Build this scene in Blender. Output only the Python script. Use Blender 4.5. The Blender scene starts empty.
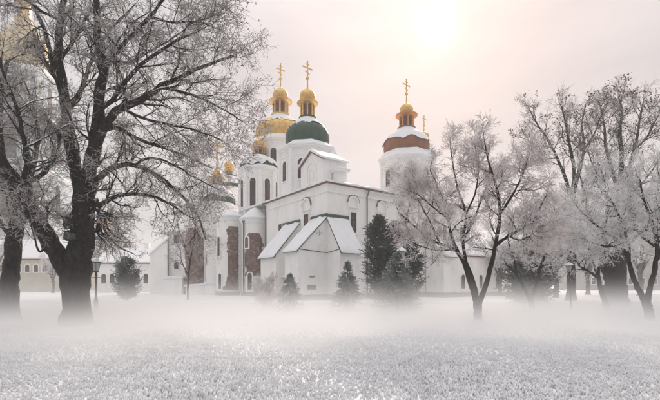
import bpy, bmesh, math, random
import numpy as np
from mathutils import Vector, Matrix

R = math.radians
rng = np.random.default_rng(11)
random.seed(5)
scene = bpy.context.scene
COL = scene.collection

# ------------------------------------------------------------------ camera
EYE, FPX, HOR = 1.7, 400.0, 283.0          # eye height, focal length and horizon row (photo pixels)
cam = bpy.data.cameras.new('Camera')
camo = bpy.data.objects.new('Camera', cam)
COL.objects.link(camo)
camo.location = (0, 0, EYE)
camo.rotation_euler = (R(90), 0, 0)
cam.sensor_fit = 'HORIZONTAL'
cam.sensor_width = 36.0
cam.lens = 36.0 * FPX / 660.0
cam.shift_y = (HOR - 200.0) / 660.0
cam.clip_start = 0.1
cam.clip_end = 3000
scene.camera = camo

# ------------------------------------------------------------------ light
SUN_DIR = Vector((107, 400, 258)).normalized()
SUN_EL = math.asin(SUN_DIR.z)
SUN_AZ = math.atan2(SUN_DIR.x, SUN_DIR.y)
w = bpy.data.worlds.new('World')
scene.world = w
w.use_nodes = True
nt = w.node_tree
nt.nodes.clear()


def wn(kind, **kw):
    n = nt.nodes.new(kind)
    for k, v in kw.items():
        setattr(n, k, v)
    return n


def wmath(op, a, b):
    n = wn('ShaderNodeMath', operation=op)
    for i, v in enumerate((a, b)):
        if isinstance(v, (int, float)):
            n.inputs[i].default_value = v
        else:
            nt.links.new(v, n.inputs[i])
    return n.outputs[0]


def wmix(blend, fac, a, b):
    n = wn('ShaderNodeMix', data_type='RGBA', blend_type=blend)
    for i, v in ((0, fac), (6, a), (7, b)):
        if isinstance(v, (int, float)):
            n.inputs[i].default_value = v
        elif isinstance(v, tuple):
            n.inputs[i].default_value = (*v, 1)
        else:
            nt.links.new(v, n.inputs[i])
    return n.outputs[2]


sky = wn('ShaderNodeTexSky', sky_type='NISHITA')
sky.sun_disc = False
sky.sun_elevation = SUN_EL
sky.sun_rotation = SUN_AZ
sky.air_density = 1.0
sky.dust_density = 4.0
sky.altitude = 150
tc = wn('ShaderNodeTexCoord')
nrm = wn('ShaderNodeVectorMath', operation='NORMALIZE')
nt.links.new(tc.outputs['Generated'], nrm.inputs[0])
mp = wn('ShaderNodeMapping')
mp.inputs['Scale'].default_value = (1.3, 1.3, 5.0)
mp.inputs['Rotation'].default_value = (0.15, 0.12, 0)
nt.links.new(nrm.outputs[0], mp.inputs[0])
cl = wn('ShaderNodeTexNoise')
cl.inputs['Scale'].default_value = 1.6
cl.inputs['Detail'].default_value = 5
cl.inputs['Roughness'].default_value = 0.5
nt.links.new(mp.outputs[0], cl.inputs['Vector'])
crmp = wn('ShaderNodeValToRGB')
crmp.color_ramp.elements[0].position = 0.32
crmp.color_ramp.elements[0].color = (0.288, 0.290, 0.306, 1)
crmp.color_ramp.elements[1].position = 0.72
crmp.color_ramp.elements[1].color = (0.415, 0.407, 0.414, 1)
nt.links.new(cl.outputs['Fac'], crmp.inputs[0])
nish = wmix('MULTIPLY', 1.0, sky.outputs[0], (0.06, 0.06, 0.06))
base = wmix('MIX', 0.96, nish, crmp.outputs[0])          # high thin overcast in front of the clear sky
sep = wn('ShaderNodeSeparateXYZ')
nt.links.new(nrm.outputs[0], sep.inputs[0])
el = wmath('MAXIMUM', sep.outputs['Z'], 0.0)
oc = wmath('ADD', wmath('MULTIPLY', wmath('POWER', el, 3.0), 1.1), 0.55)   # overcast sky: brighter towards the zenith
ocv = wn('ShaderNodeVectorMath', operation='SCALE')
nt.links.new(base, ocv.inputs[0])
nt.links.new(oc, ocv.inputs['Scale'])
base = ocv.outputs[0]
dt = wn('ShaderNodeVectorMath', operation='DOT_PRODUCT')
nt.links.new(nrm.outputs[0], dt.inputs[0])
dt.inputs[1].default_value = SUN_DIR
d = wmath('MAXIMUM', dt.outputs['Value'], 0.0)
out = base
for p, s, c in ((10, 0.07, (1.0, 0.30, 0.14)), (60, 0.06, (1.0, 0.42, 0.12)), (1800, 0.25, (1.0, 0.86, 0.58)), (12000, 10.0, (1.0, 0.95, 0.82))):
    g = wmath('MULTIPLY', wmath('POWER', d, p), s)
    cc = wn('ShaderNodeVectorMath', operation='SCALE')
    cc.inputs[0].default_value = c
    nt.links.new(g, cc.inputs['Scale'])
    out = wmix('ADD', 1.0, out, cc.outputs[0])
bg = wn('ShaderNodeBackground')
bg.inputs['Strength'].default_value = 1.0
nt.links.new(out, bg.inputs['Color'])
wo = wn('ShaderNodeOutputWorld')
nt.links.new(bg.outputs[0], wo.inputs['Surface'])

sun = bpy.data.lights.new('sun', 'SUN')
sun.energy = 1.5
sun.angle = R(14)
sun.color = (1.0, 0.86, 0.73)
suno = bpy.data.objects.new('sun', sun)
COL.objects.link(suno)
suno.rotation_euler = SUN_DIR.to_track_quat('Z', 'Y').to_euler()

scene.view_settings.view_transform = 'Standard'
scene.view_settings.look = 'None'
scene.view_settings.exposure = 1.38
scene.view_settings.gamma = 1.0
scene.cycles.use_denoising = True
scene.cycles.max_bounces = 6
scene.cycles.diffuse_bounces = 3
scene.cycles.glossy_bounces = 2
scene.cycles.volume_bounces = 2
scene.cycles.transparent_max_bounces = 8


# ------------------------------------------------------------------ helpers
def pix(px, py, D):
    """photo pixel + distance along the view axis -> world point"""
    return np.array(((px - 330.0) / FPX * D, D, EYE + (HOR - py) / FPX * D))


def ground(px, D):
    return ((px - 330.0) / FPX * D, D, 0.0)


MATS = {}


def mat(name, color, rough=0.8, metal=0.0, var=0.0, vscale=3.0, color2=None, bump=0.0, bscale=20.0, spec=0.3, stretch=None):
    """noise-varied Principled material"""
    if name in MATS:
        return MATS[name]
    m = bpy.data.materials.new(name)
    m.use_nodes = True
    t = m.node_tree
    b = t.nodes['Principled BSDF']
    b.inputs['Roughness'].default_value = rough
    b.inputs['Metallic'].default_value = metal
    b.inputs['Specular IOR Level'].default_value = spec
    b.inputs['Base Color'].default_value = (*color, 1)
    co = t.nodes.new('ShaderNodeTexCoord')
    vec = co.outputs['Object']
    if stretch:
        mpn = t.nodes.new('ShaderNodeMapping')
        mpn.inputs['Scale'].default_value = stretch
        t.links.new(vec, mpn.inputs[0])
        vec = mpn.outputs[0]
    if var or color2:
        nz = t.nodes.new('ShaderNodeTexNoise')
        nz.inputs['Scale'].default_value = vscale
        nz.inputs['Detail'].default_value = 6
        nz.inputs['Roughness'].default_value = 0.65
        t.links.new(vec, nz.inputs['Vector'])
        rp = t.nodes.new('ShaderNodeValToRGB')
        c2 = color2 or tuple(max(0, c * (1 - var)) for c in color)
        rp.color_ramp.elements[0].position = 0.36
        rp.color_ramp.elements[0].color = (*c2, 1)
        rp.color_ramp.elements[1].position = 0.62
        rp.color_ramp.elements[1].color = (*color, 1)
        t.links.new(nz.outputs['Fac'], rp.inputs[0])
        t.links.new(rp.outputs[0], b.inputs['Base Color'])
    if bump:
        n2 = t.nodes.new('ShaderNodeTexNoise')
        n2.inputs['Scale'].default_value = bscale
        n2.inputs['Detail'].default_value = 5
        t.links.new(vec, n2.inputs['Vector'])
        bp = t.nodes.new('ShaderNodeBump')
        bp.inputs['Strength'].default_value = bump
        bp.inputs['Distance'].default_value = 0.05
        t.links.new(n2.outputs['Fac'], bp.inputs['Height'])
        t.links.new(bp.outputs[0], b.inputs['Normal'])
    MATS[name] = m
    return m


SNOW = mat('snow', (0.88, 0.88, 0.89), 0.65, var=0.05, vscale=1.2, bump=0.35, bscale=9, spec=0.2)
SNOWF = mat('snow_field', (0.83, 0.83, 0.84), 0.7, var=0.10, vscale=0.5, bump=0.6, bscale=14, spec=0.2)
SNOWB = mat('snow_on_branch', (0.84, 0.84, 0.85), 0.7, spec=0.2)
PATH = mat('packed_snow', (0.62, 0.62, 0.64), 0.75, var=0.25, vscale=0.9, bump=0.5, bscale=6, stretch=(1, 3, 1))
PLASTER = mat('lime_plaster', (0.92, 0.905, 0.88), 0.85, color2=(0.86, 0.84, 0.81), vscale=0.9, bump=0.12, bscale=6, stretch=(1, 1, 0.35))
PLAST2 = mat('trim_plaster', (0.91, 0.90, 0.885), 0.85, var=0.06, vscale=1.5)
PLINTH = mat('plinth_stone', (0.26, 0.255, 0.26), 0.9, var=0.3, vscale=2.0, bump=0.3)
CORN = mat('cornice_brown', (0.20, 0.125, 0.095), 0.7, var=0.25, vscale=2.5)
GREEN = mat('green_painted_copper', (0.020, 0.070, 0.038), 0.42, color2=(0.012, 0.045, 0.026), vscale=1.4, bump=0.08, bscale=5)
GOLD = mat('gold_leaf', (0.80, 0.52, 0.18), 0.42, metal=0.85, color2=(0.60, 0.36, 0.11), vscale=1.8)
GOLDR = mat('dull_gilding', (0.66, 0.30, 0.08), 0.5, metal=0.6, color2=(0.52, 0.20, 0.05), vscale=1.5)
COPPER = mat('red_copper', (0.30, 0.115, 0.05), 0.55, metal=0.1, color2=(0.22, 0.08, 0.035), vscale=1.2)
WOOD = mat('window_wood', (0.17, 0.085, 0.065), 0.6, var=0.3, vscale=5)
GLASS = mat('dark_window_glass', (0.035, 0.032, 0.036), 0.12, spec=0.6)
PIPE = mat('drainpipe_paint', (0.16, 0.19, 0.17), 0.5, var=0.3, vscale=2)
IRON = mat('black_iron', (0.022, 0.023, 0.025), 0.45, var=0.3, vscale=6)
LAMPG = mat('frosted_lantern_glass', (0.42, 0.47, 0.47), 0.3, var=0.2, vscale=8)
BELLW = mat('bell_tower_blue', (0.50, 0.57, 0.60), 0.85, var=0.12, vscale=0.4)
CREAM = mat('cream_plaster', (0.60, 0.56, 0.47), 0.85, var=0.15, vscale=0.5)
GREYW = mat('grey_plaster', (0.42, 0.41, 0.40), 0.85, var=0.2, vscale=0.5)
PLAQUE = mat('grey_plaque', (0.30, 0.28, 0.26), 0.5, var=0.2, vscale=6)
BARK = mat('wet_dark_bark', (0.038, 0.031, 0.029), 0.9, color2=(0.007, 0.006, 0.006), vscale=9, bump=1.0, bscale=12, stretch=(1, 1, 0.45))
BARKL = mat('frosted_bark', (0.20, 0.18, 0.175), 0.9, color2=(0.05, 0.042, 0.04), vscale=6, bump=0.7, bscale=12, stretch=(1, 1, 0.35))
TWIGD = mat('dark_frosty_twig', (0.66, 0.635, 0.625), 0.9, color2=(0.085, 0.062, 0.054), vscale=2.2)
TWIGL = mat('hoarfrost_twig', (0.86, 0.855, 0.86), 0.9, color2=(0.58, 0.565, 0.57), vscale=1.9)
TWIGR = mat('reddish_frosty_twig', (0.86, 0.82, 0.82), 0.9, color2=(0.50, 0.44, 0.44), vscale=2.0)
LEAFD = mat('withered_leaf', (0.075, 0.048, 0.036), 0.9, color2=(0.03, 0.02, 0.018), vscale=3)
LEAFF = mat('frosted_seed', (0.55, 0.50, 0.48), 0.9, color2=(0.10, 0.07, 0.06), vscale=2.5)
THUJA = mat('dark_evergreen', (0.10, 0.115, 0.11), 0.9, color2=(0.016, 0.022, 0.02), vscale=3.0)
SPRUCE = mat('frosted_spruce', (0.38, 0.415, 0.41), 0.9, color2=(0.08, 0.105, 0.10), vscale=3.2)
FROSTG = mat('frosted_grass', (0.84, 0.845, 0.86), 0.8, color2=(0.66, 0.665, 0.68), vscale=2.5, spec=0.1)


def add_stains(m, strength, scale, stretch):
    """rain streaks and damp patches over a plaster colour"""
    t = m.node_tree
    b = t.nodes['Principled BSDF']
    src = b.inputs['Base Color'].links[0].from_socket
    co = t.nodes.new('ShaderNodeTexCoord')
    mpn = t.nodes.new('ShaderNodeMapping')
    mpn.inputs['Scale'].default_value = stretch
    t.links.new(co.outputs['Object'], mpn.inputs[0])
    nz = t.nodes.new('ShaderNodeTexNoise')
    nz.inputs['Scale'].default_value = scale
    nz.inputs['Detail'].default_value = 8
    nz.inputs['Roughness'].default_value = 0.7
    t.links.new(mpn.outputs[0], nz.inputs['Vector'])
    rp = t.nodes.new('ShaderNodeValToRGB')
    rp.color_ramp.elements[0].position = 0.52
    rp.color_ramp.elements[0].color = (1, 1, 1, 1)
    rp.color_ramp.elements[1].position = 0.74
    k = 1 - strength
    rp.color_ramp.elements[1].color = (k, k * 0.98, k * 0.95, 1)
    t.links.new(nz.outputs['Fac'], rp.inputs[0])
    mx = t.nodes.new('ShaderNodeMix')
    mx.data_type = 'RGBA'
    mx.blend_type = 'MULTIPLY'
    mx.inputs[0].default_value = 1.0
    t.links.new(src, mx.inputs[6])
    t.links.new(rp.outputs[0], mx.inputs[7])
    t.links.new(mx.outputs[2], b.inputs['Base Color'])


add_stains(PLASTER, 0.16, 0.8, (1.0, 1.0, 0.5))
add_stains(GREEN, 0.35, 1.6, (2.2, 2.2, 0.5))
add_stains(COPPER, 0.35, 1.6, (2.2, 2.2, 0.5))


def brick_material():
    m = bpy.data.materials.new('bare_brick')
    m.use_nodes = True
    t = m.node_tree
    b = t.nodes['Principled BSDF']
    b.inputs['Roughness'].default_value = 0.95
    uv = t.nodes.new('ShaderNodeUVMap')
    br = t.nodes.new('ShaderNodeTexBrick')
    br.inputs['Color1'].default_value = (0.20, 0.125, 0.095, 1)
    br.inputs['Color2'].default_value = (0.14, 0.092, 0.077, 1)
    br.inputs['Mortar'].default_value = (0.30, 0.22, 0.19, 1)
    br.inputs['Scale'].default_value = 1.0
    br.inputs['Brick Width'].default_value = 0.36
    br.inputs['Row Height'].default_value = 0.12
    br.inputs['Mortar Size'].default_value = 0.022
    t.links.new(uv.outputs[0], br.inputs['Vector'])
    nz = t.nodes.new('ShaderNodeTexNoise')
    nz.inputs['Scale'].default_value = 1.3
    nz.inputs['Detail'].default_value = 6
    mx = t.nodes.new('ShaderNodeMix')
    mx.data_type = 'RGBA'
    mx.blend_type = 'MULTIPLY'
    mx.inputs[0].default_value = 1.0
    rp = t.nodes.new('ShaderNodeValToRGB')
    rp.color_ramp.elements[0].position = 0.3
    rp.color_ramp.elements[0].color = (0.55, 0.55, 0.57, 1)
    rp.color_ramp.elements[1].position = 0.7
    rp.color_ramp.elements[1].color = (1.15, 1.1, 1.08, 1)
    co = t.nodes.new('ShaderNodeTexCoord')
    t.links.new(co.outputs['Object'], nz.inputs['Vector'])
    t.links.new(nz.outputs['Fac'], rp.inputs[0])
    t.links.new(br.outputs['Color'], mx.inputs[6])
    t.links.new(rp.outputs[0], mx.inputs[7])
    n3 = t.nodes.new('ShaderNodeTexNoise')
    n3.inputs['Scale'].default_value = 2.6
    n3.inputs['Detail'].default_value = 9
    n3.inputs['Roughness'].default_value = 0.75
    t.links.new(co.outputs['Object'], n3.inputs['Vector'])
    r3 = t.nodes.new('ShaderNodeValToRGB')
    r3.color_ramp.elements[0].position = 0.53
    r3.color_ramp.elements[1].position = 0.66
    t.links.new(n3.outputs['Fac'], r3.inputs[0])
    m3 = t.nodes.new('ShaderNodeMix')
    m3.data_type = 'RGBA'
    t.links.new(r3.outputs[0], m3.inputs[0])
    t.links.new(mx.outputs[2], m3.inputs[6])
    m3.inputs[7].default_value = (0.42, 0.36, 0.32, 1)
    t.links.new(m3.outputs[2], b.inputs['Base Color'])
    bp = t.nodes.new('ShaderNodeBump')
    bp.inputs['Strength'].default_value = 0.6
    bp.inputs['Distance'].default_value = 0.03
    bp.invert = True
    t.links.new(br.outputs['Fac'], bp.inputs['Height'])
    t.links.new(bp.outputs[0], b.inputs['Normal'])
    return m


BRICK = brick_material()


def link(name, me, m, parent=None, loc=None, rz=0.0):
    o = bpy.data.objects.new(name, me)
    COL.objects.link(o)
    if m is not None and len(me.materials) == 0:
        me.materials.append(m)
    if parent is not None:
        o.parent = parent
    if loc is not None:
        o.location = loc
    o.rotation_euler.z = rz
    return o


def mesh_np(name, verts, loops, sizes, smooth=True):
    """fast mesh from numpy: flat loop-vertex array and face sizes"""
    me = bpy.data.meshes.new(name)
    verts = np.asarray(verts, dtype=np.float32)
    loops = np.asarray(loops, dtype=np.int32).ravel()
    sizes = np.asarray(sizes, dtype=np.int32)
    me.vertices.add(len(verts))
    me.vertices.foreach_set('co', verts.ravel())
    me.loops.add(len(loops))
    me.loops.foreach_set('vertex_index', loops)
    me.polygons.add(len(sizes))
    st = np.zeros(len(sizes), dtype=np.int32)
    st[1:] = np.cumsum(sizes)[:-1]
    me.polygons.foreach_set('loop_start', st)
    me.polygons.foreach_set('use_smooth', np.full(len(sizes), smooth))
    me.update(calc_edges=True)
    me.validate()
    return me


def empty(name, loc, rz=0.0):
    o = bpy.data.objects.new(name, None)
    COL.objects.link(o)
    o.location = loc
    o.rotation_euler.z = rz
    o.empty_display_size = 0.3
    return o


def tag(o, label, cat, group=None):
    o['label'] = label
    o['category'] = cat
    if group:
        o['group'] = group
    return o


def structure(o):
    o['kind'] = 'structure'
    return o


def stuff(o, label=None):
    o['kind'] = 'stuff'
    if label:
        o['label'] = label
    return o


def copy_tree(o, parent=None):
    c = o.copy()
    COL.objects.link(c)
    c.parent = parent
    for ch in list(o.children):
        copy_tree(ch, c)
    return c


# bmesh shape helpers ------------------------------------------------
def bm_obj(name, bm, m, parent=None, loc=None, rz=0.0, smooth=False):
    bmesh.ops.recalc_face_normals(bm, faces=bm.faces)
    me = bpy.data.meshes.new(name)
    bm.to_mesh(me)
    bm.free()
    if smooth:
        me.polygons.foreach_set('use_smooth', [True] * len(me.polygons))
        try:
            me.set_sharp_from_angle(angle=R(38))
        except Exception:
            pass
    return link(name, me, m, parent, loc, rz)


def prism(bm, poly, z0, z1):
    """extrude an xy polygon from z0 to z1 (either may be a list per vertex)"""
    n = len(poly)
    a = z0 if isinstance(z0, (list, tuple)) else [z0] * n
    b = z1 if isinstance(z1, (list, tuple)) else [z1] * n
    lo = [bm.verts.new((p[0], p[1], a[i])) for i, p in enumerate(poly)]
    hi = [bm.verts.new((p[0], p[1], b[i])) for i, p in enumerate(poly)]
    bm.faces.new(lo[::-1])
    bm.faces.new(hi)
    for i in range(n):
        j = (i + 1) % n
        bm.faces.new((lo[i], lo[j], hi[j], hi[i]))


def box(bm, x0, x1, y0, y1, z0, z1):
    prism(bm, [(x0, y0), (x1, y0), (x1, y1), (x0, y1)], z0, z1)


def lathe(bm, prof, n=24, cx=0, cy=0, ph=0.0, rag=None):
    """revolve (r,z) profile; rag: function(angle)->z offset for the first ring"""
    rings = []
    for k, (r, z) in enumerate(prof):
        ring = []
        for i in range(n):
            a = ph + 2 * math.pi * i / n
            zz = z + (rag(i) if (rag and k == 0) else 0)
            ring.append(bm.verts.new((cx + r * math.cos(a), cy + r * math.sin(a), zz)))
        rings.append(ring)
    for a, b in zip(rings, rings[1:]):
        for i in range(n):
            j = (i + 1) % n
            bm.faces.new((a[i], a[j], b[j], b[i]))
    if prof[0][0] > 1e-3:
        bm.faces.new(rings[0][::-1])
    if prof[-1][0] > 1e-3:
        bm.faces.new(rings[-1])


def tube_bm(bm, pts, r, n=8):
    prev = None
    for k, p in enumerate(pts):
        p = Vector(p)
        q = Vector(pts[min(k + 1, len(pts) - 1)]) - Vector(pts[max(k - 1, 0)])
        q.normalize()
        ref = Vector((0, 0, 1)) if abs(q.z) < 0.9 else Vector((1, 0, 0))
        s = q.cross(ref).normalized()
        t = s.cross(q)
        rr = r[k] if isinstance(r, (list, tuple)) else r
        ring = [bm.verts.new(p + s * rr * math.cos(2 * math.pi * i / n) + t * rr * math.sin(2 * math.pi * i / n)) for i in range(n)]
        if prev:
            for i in range(n):
                j = (i + 1) % n
                bm.faces.new((prev[i], prev[j], ring[j], ring[i]))
        else:
            bm.faces.new(ring[::-1])
        prev = ring
    bm.faces.new(prev)


def arch_outline(wd, z0, z1, n=8):
    """arched opening outline (x,z), width wd, sill z0, crown z1"""
    r = wd / 2
    pts = [(-r, z0), (r, z0)]
    for i in range(n + 1):
        a = math.pi * i / n
        pts.append((r * math.cos(a), z1 - r + r * math.sin(a)))
    return pts


def plate(bm, outline, y0, y1):
    """solid plate from an (x,z) outline between y0 and y1"""
    a = [bm.verts.new((x, y0, z)) for x, z in outline]
    b = [bm.verts.new((x, y1, z)) for x, z in outline]
    bm.faces.new(a)
    bm.faces.new(b[::-1])
    n = len(a)
    for i in range(n):
        j = (i + 1) % n
        bm.faces.new((a[i], b[i], b[j], a[j]))


def frame_ring(bm, o1, o2, y0, y1):
    """ring between two same-length outlines (outer o1, inner o2)"""
    n = len(o1)
    A = [bm.verts.new((x, y0, z)) for x, z in o1]
    B = [bm.verts.new((x, y0, z)) for x, z in o2]
    C = [bm.verts.new((x, y1, z)) for x, z in o1]
    D = [bm.verts.new((x, y1, z)) for x, z in o2]
    for i in range(n):
        j = (i + 1) % n
        bm.faces.new((A[i], A[j], B[j], B[i]))
        bm.faces.new((C[i], D[i], D[j], C[j]))
        bm.faces.new((A[i], C[i], C[j], A[j]))
        bm.faces.new((B[i], B[j], D[j], D[i]))


def window(parent, x, y, ang, wd, z0, z1, arched=True, bars=(1, 3), surround=0.16, proud=0.10, pane_mat=None, wood=None):
    """window facing local direction ang (its outward normal); surround stands proud of the wall, pane and bars sit inside it"""
    def ol(w_, a, b):
        return arch_outline(w_, a, b) if arched else [(-w_ / 2, a), (w_ / 2, a), (w_ / 2, b), (-w_ / 2, b)]
    rz = ang + math.pi / 2
    bm = bmesh.new()
    frame_ring(bm, ol(wd + 2 * surround, z0 - surround, z1 + surround), ol(wd, z0, z1), -proud, 0.05)
    wo_ = bm_obj('window', bm, PLAST2, parent, (x, y, 0), rz)
    bm = bmesh.new()
    plate(bm, ol(wd + 0.04, z0 - 0.02, z1 + 0.02), -0.015, 0.04)
    bm_obj('pane', bm, pane_mat or GLASS, wo_)
    bm = bmesh.new()
    frame_ring(bm, ol(wd + 0.03, z0 - 0.015, z1 + 0.015), ol(wd - 0.13, z0 + 0.065, z1 - 0.065), -0.05, -0.0)
    nx, nz_ = bars
    for i in range(1, nx + 1):
        xx = -wd / 2 + wd * i / (nx + 1)
        box(bm, xx - 0.025, xx + 0.025, -0.045, -0.018, z0 + 0.04, z1 - 0.06)
    for i in range(1, nz_ + 1):
        zz = z0 + (z1 - z0) * i / (nz_ + 1)
        if arched and zz > z1 - wd / 2:
            continue
        box(bm, -wd / 2 + 0.04, wd / 2 - 0.04, -0.043, -0.020, zz - 0.025, zz + 0.025)
    bm_obj('frame', bm, wood or WOOD, wo_)
    bm = bmesh.new()
    box(bm, -wd / 2 - surround - 0.05, wd / 2 + surround + 0.05, -proud - 0.07, 0.04, z0 - surround - 0.09, z0 - surround - 0.003)
    s = bm_obj('sill', bm, PLAST2, wo_)
    return wo_


# ------------------------------------------------------------------ ground
def ground_height(x, y):
    h = 0.10 * np.sin(x * 0.31 + 1.0) * np.sin(y * 0.23 + 0.4) + 0.05 * np.sin(x * 0.9 + y * 0.5) + 0.03 * np.sin(x * 1.7 - y * 1.3 + 2)
    fade = np.clip((26 - y) / 6, 0, 1)
    return h * fade * 0.7


def snow_sheet():
    # polar-ish sheet: dense near the camera, reaching the horizon
    ys = np.concatenate([np.linspace(-6, 4, 12), np.linspace(4.1, 14, 130), np.linspace(14.2, 30, 60), np.linspace(32, 110, 40), np.array([140, 190, 240, 300])])
    t = np.linspace(-1, 1, 221)
    V = []
    for yv in ys:
        half = 14 + 1.02 * max(yv, 0)
        xs = t * half
        V.append(np.stack([xs, np.full_like(xs, yv), np.zeros_like(xs)], 1))
    V = np.concatenate(V)
    x, y = V[:, 0], V[:, 1]
    near = np.clip((16 - y) / 6, 0, 1)
    z = ground_height(x, y)
    lump = np.abs(np.sin(x * 9.1 + 3 * np.sin(y * 3.1)) * np.sin(y * 11.3 + 2.4 * np.sin(x * 4.7))) * 0.010
    V[:, 2] = z - 0.015 * near + lump * near + rng.normal(0, 0.006, len(V)) * near
    ny, nx = len(ys), len(t)
    i = np.arange((ny - 1) * nx).reshape(ny - 1, nx)[:, :-1].ravel()
    F = np.stack([i, i + 1, i + nx + 1, i + nx], 1)
    me = mesh_np('snow_ground', V, F, np.full(len(F), 4))
    return structure(link('snow_ground', me, SNOWF))


snow_sheet()


def frost_tufts():
    """short grass sticking through the snow: stubby frost-coated lumps and finer frosted blades"""
    cs = []
    for y0, y1, sp in ((5.2, 9.0, 0.078), (9.0, 12.5, 0.10), (12.5, 19.0, 0.14)):
        for yy in np.arange(y0, y1, sp * 0.9):
            hw = yy * 0.85 + 0.4
            xx = np.arange(-hw, hw, sp)
            c = np.stack([xx, np.full_like(xx, yy)], 1) + rng.normal(0, sp * 0.27, (len(xx), 2))
            cs.append(c[rng.random(len(c)) < np.clip((19.5 - yy) / 7.5, 0, 1)])
    c = np.concatenate(cs)
    k = 3
    size = np.repeat((0.75 + 0.5 * rng.random(len(c))) * (1 + 0.25 * np.sin(c[:, 0] * 1.3 + c[:, 1] * 0.7)), k)
    b2 = np.repeat(c, k, 0)
    N = len(b2)
    az = rng.random(N) * 2 * math.pi
    ln = 0.08 + 0.38 * rng.random(N)
    b2 = b2 + np.stack([np.cos(az), np.sin(az)], 1) * (0.014 * size)[:, None]
    b = np.c_[b2, ground_height(b2[:, 0], b2[:, 1]) - 0.01]
    h = (0.038 + 0.032 * rng.random(N)) * size
    r = (0.0105 + 0.008 * rng.random(N)) * size
    dv = np.stack([np.cos(az) * ln, np.sin(az) * ln, np.ones(N)], 1)
    P = np.stack([b, b + dv * (h * 0.6)[:, None], b + dv * h[:, None] + np.stack([np.cos(az), np.sin(az), 0 * az], 1) * (h * 0.25 * ln)[:, None]], 1)
    parts = [tubes(P, np.stack([r * 0.9, r * 1.15, r * 0.35], 1), 3, cap=True)]
    V, l, sz = merge(parts)
    o = link('frosted_grass', mesh_np('frosted_grass', V, l, sz), FROSTG)
    stuff(o, 'short frost-coated grass poking through the snow field')
    o['category'] = 'grass'


# tubes for branches -------------------------------------------------
def tubes(P, Rd, sides=3, cap=False):
    """P (N,S,3) polylines, Rd (N,S) radii -> verts, (loops, sizes)"""
    N, S, _ = P.shape
    T = np.empty_like(P)
    T[:, 1:-1] = P[:, 2:] - P[:, :-2]
    T[:, 0] = P[:, 1] - P[:, 0]
    T[:, -1] = P[:, -1] - P[:, -2]
    T /= np.linalg.norm(T, axis=2, keepdims=True) + 1e-9
    D0 = P[:, -1] - P[:, 0]
    D0 /= np.linalg.norm(D0, axis=1, keepdims=True) + 1e-9
    ref = np.where(np.abs(D0[:, 2:3]) < 0.8, np.array([[0, 0, 1.0]]), np.array([[1.0, 0.2, 0]]))
    A = np.cross(T, ref[:, None, :])
    A /= np.linalg.norm(A, axis=2, keepdims=True) + 1e-9
    B = np.cross(A, T)
    ang = np.arange(sides) * 2 * math.pi / sides
    V = P[:, :, None, :] + Rd[:, :, None, None] * (A[:, :, None, :] * np.cos(ang)[None, None, :, None] + B[:, :, None, :] * np.sin(ang)[None, None, :, None])
    V = V.reshape(-1, 3)
    idx = np.arange(N * S * sides).reshape(N, S, sides)
    a = idx[:, :-1, :]
    b = np.roll(a, -1, axis=2)
    c = idx[:, 1:, :]
    e = np.roll(c, -1, axis=2)
    F = np.stack([a, b, e, c], -1).reshape(-1, 4)
    loops, sizes = F.ravel(), np.full(len(F), 4)
    if cap:
        tipf = idx[:, -1, :]
        loops = np.concatenate([loops, tipf.ravel()])
        sizes = np.concatenate([sizes, np.full(len(tipf), sides)])
    return V, (loops, sizes)


def unit(v):
    return v / (np.linalg.norm(v, axis=-1, keepdims=True) + 1e-9)


def grow(st, dr, ln, r0, nseg, wander, up, tip=0.35):
    N = len(st)
    P = np.empty((N, nseg + 1, 3))
    P[:, 0] = st
    dd = unit(dr)
    step = (ln / nseg)[:, None]
    for k in range(nseg):
        dd = unit(dd + rng.normal(0, wander, (N, 3)) + np.array([0, 0, up]))
        P[:, k + 1] = P[:, k] + dd * step
    t = np.linspace(0, 1, nseg + 1)[None]
    return P, r0[:, None] * (1 - t * (1 - tip))


def children(P, Rd, cnt, t0, ang, ln, rr, rmax, jit=0.35, leader=True):
    """spawn cnt side shoots on each polyline"""
    N, S, _ = P.shape
    t = t0 + (1 - t0) * (np.arange(cnt)[None] + rng.random((N, cnt))) / cnt
    if leader:
        t[:, -1] = 0.999
    f = t * (S - 1)
    i = np.minimum(f.astype(int), S - 2)
    fr = (f - i)[..., None]
    n_ = np.arange(N)[:, None]
    pos = P[n_, i] * (1 - fr) + P[n_, i + 1] * fr
    rad = Rd[n_, i] * (1 - fr[..., 0]) + Rd[n_, i + 1] * fr[..., 0]
    tan = unit(P[n_, i + 1] - P[n_, i])
    rv = rng.normal(0, 1, tan.shape)
    side = unit(rv - (rv * tan).sum(-1, keepdims=True) * tan)
    a = R(ang) * (1 + rng.normal(0, jit, t.shape))
    if leader:
        a[:, -1] *= 0.3
    dr = tan * np.cos(a)[..., None] + side * np.sin(a)[..., None]
    L = ln * (1.15 - 0.55 * t) * (0.65 + 0.7 * rng.random(t.shape))
    rad = np.minimum(rad * rr, rmax)
    return pos.reshape(-1, 3), dr.reshape(-1, 3), L.ravel(), rad.ravel()


def smooth_line(pts, n):
    """Catmull-Rom resample"""
    p = np.asarray(pts, float)
    p = np.vstack([2 * p[0] - p[1], p, 2 * p[-1] - p[-2]])
    m = len(p) - 3
    out_ = []
    for s in np.linspace(0, m - 1e-6, n):
        i = int(s)
        t = s - i
        a, b, c, e = p[i:i + 4]
        out_.append(0.5 * ((2 * b) + (-a + c) * t + (2 * a - 5 * b + 4 * c - e) * t * t + (-a + 3 * b - 3 * c + e) * t ** 3))
    return np.array(out_)


def merge(parts):
    Vs, Ls, Ss, off = [], [], [], 0
    for V, (l, s) in parts:
        Vs.append(V)
        Ls.append(l + off)
        Ss.append(s)
        off += len(V)
    return np.concatenate(Vs), np.concatenate(Ls), np.concatenate(Ss)


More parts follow.
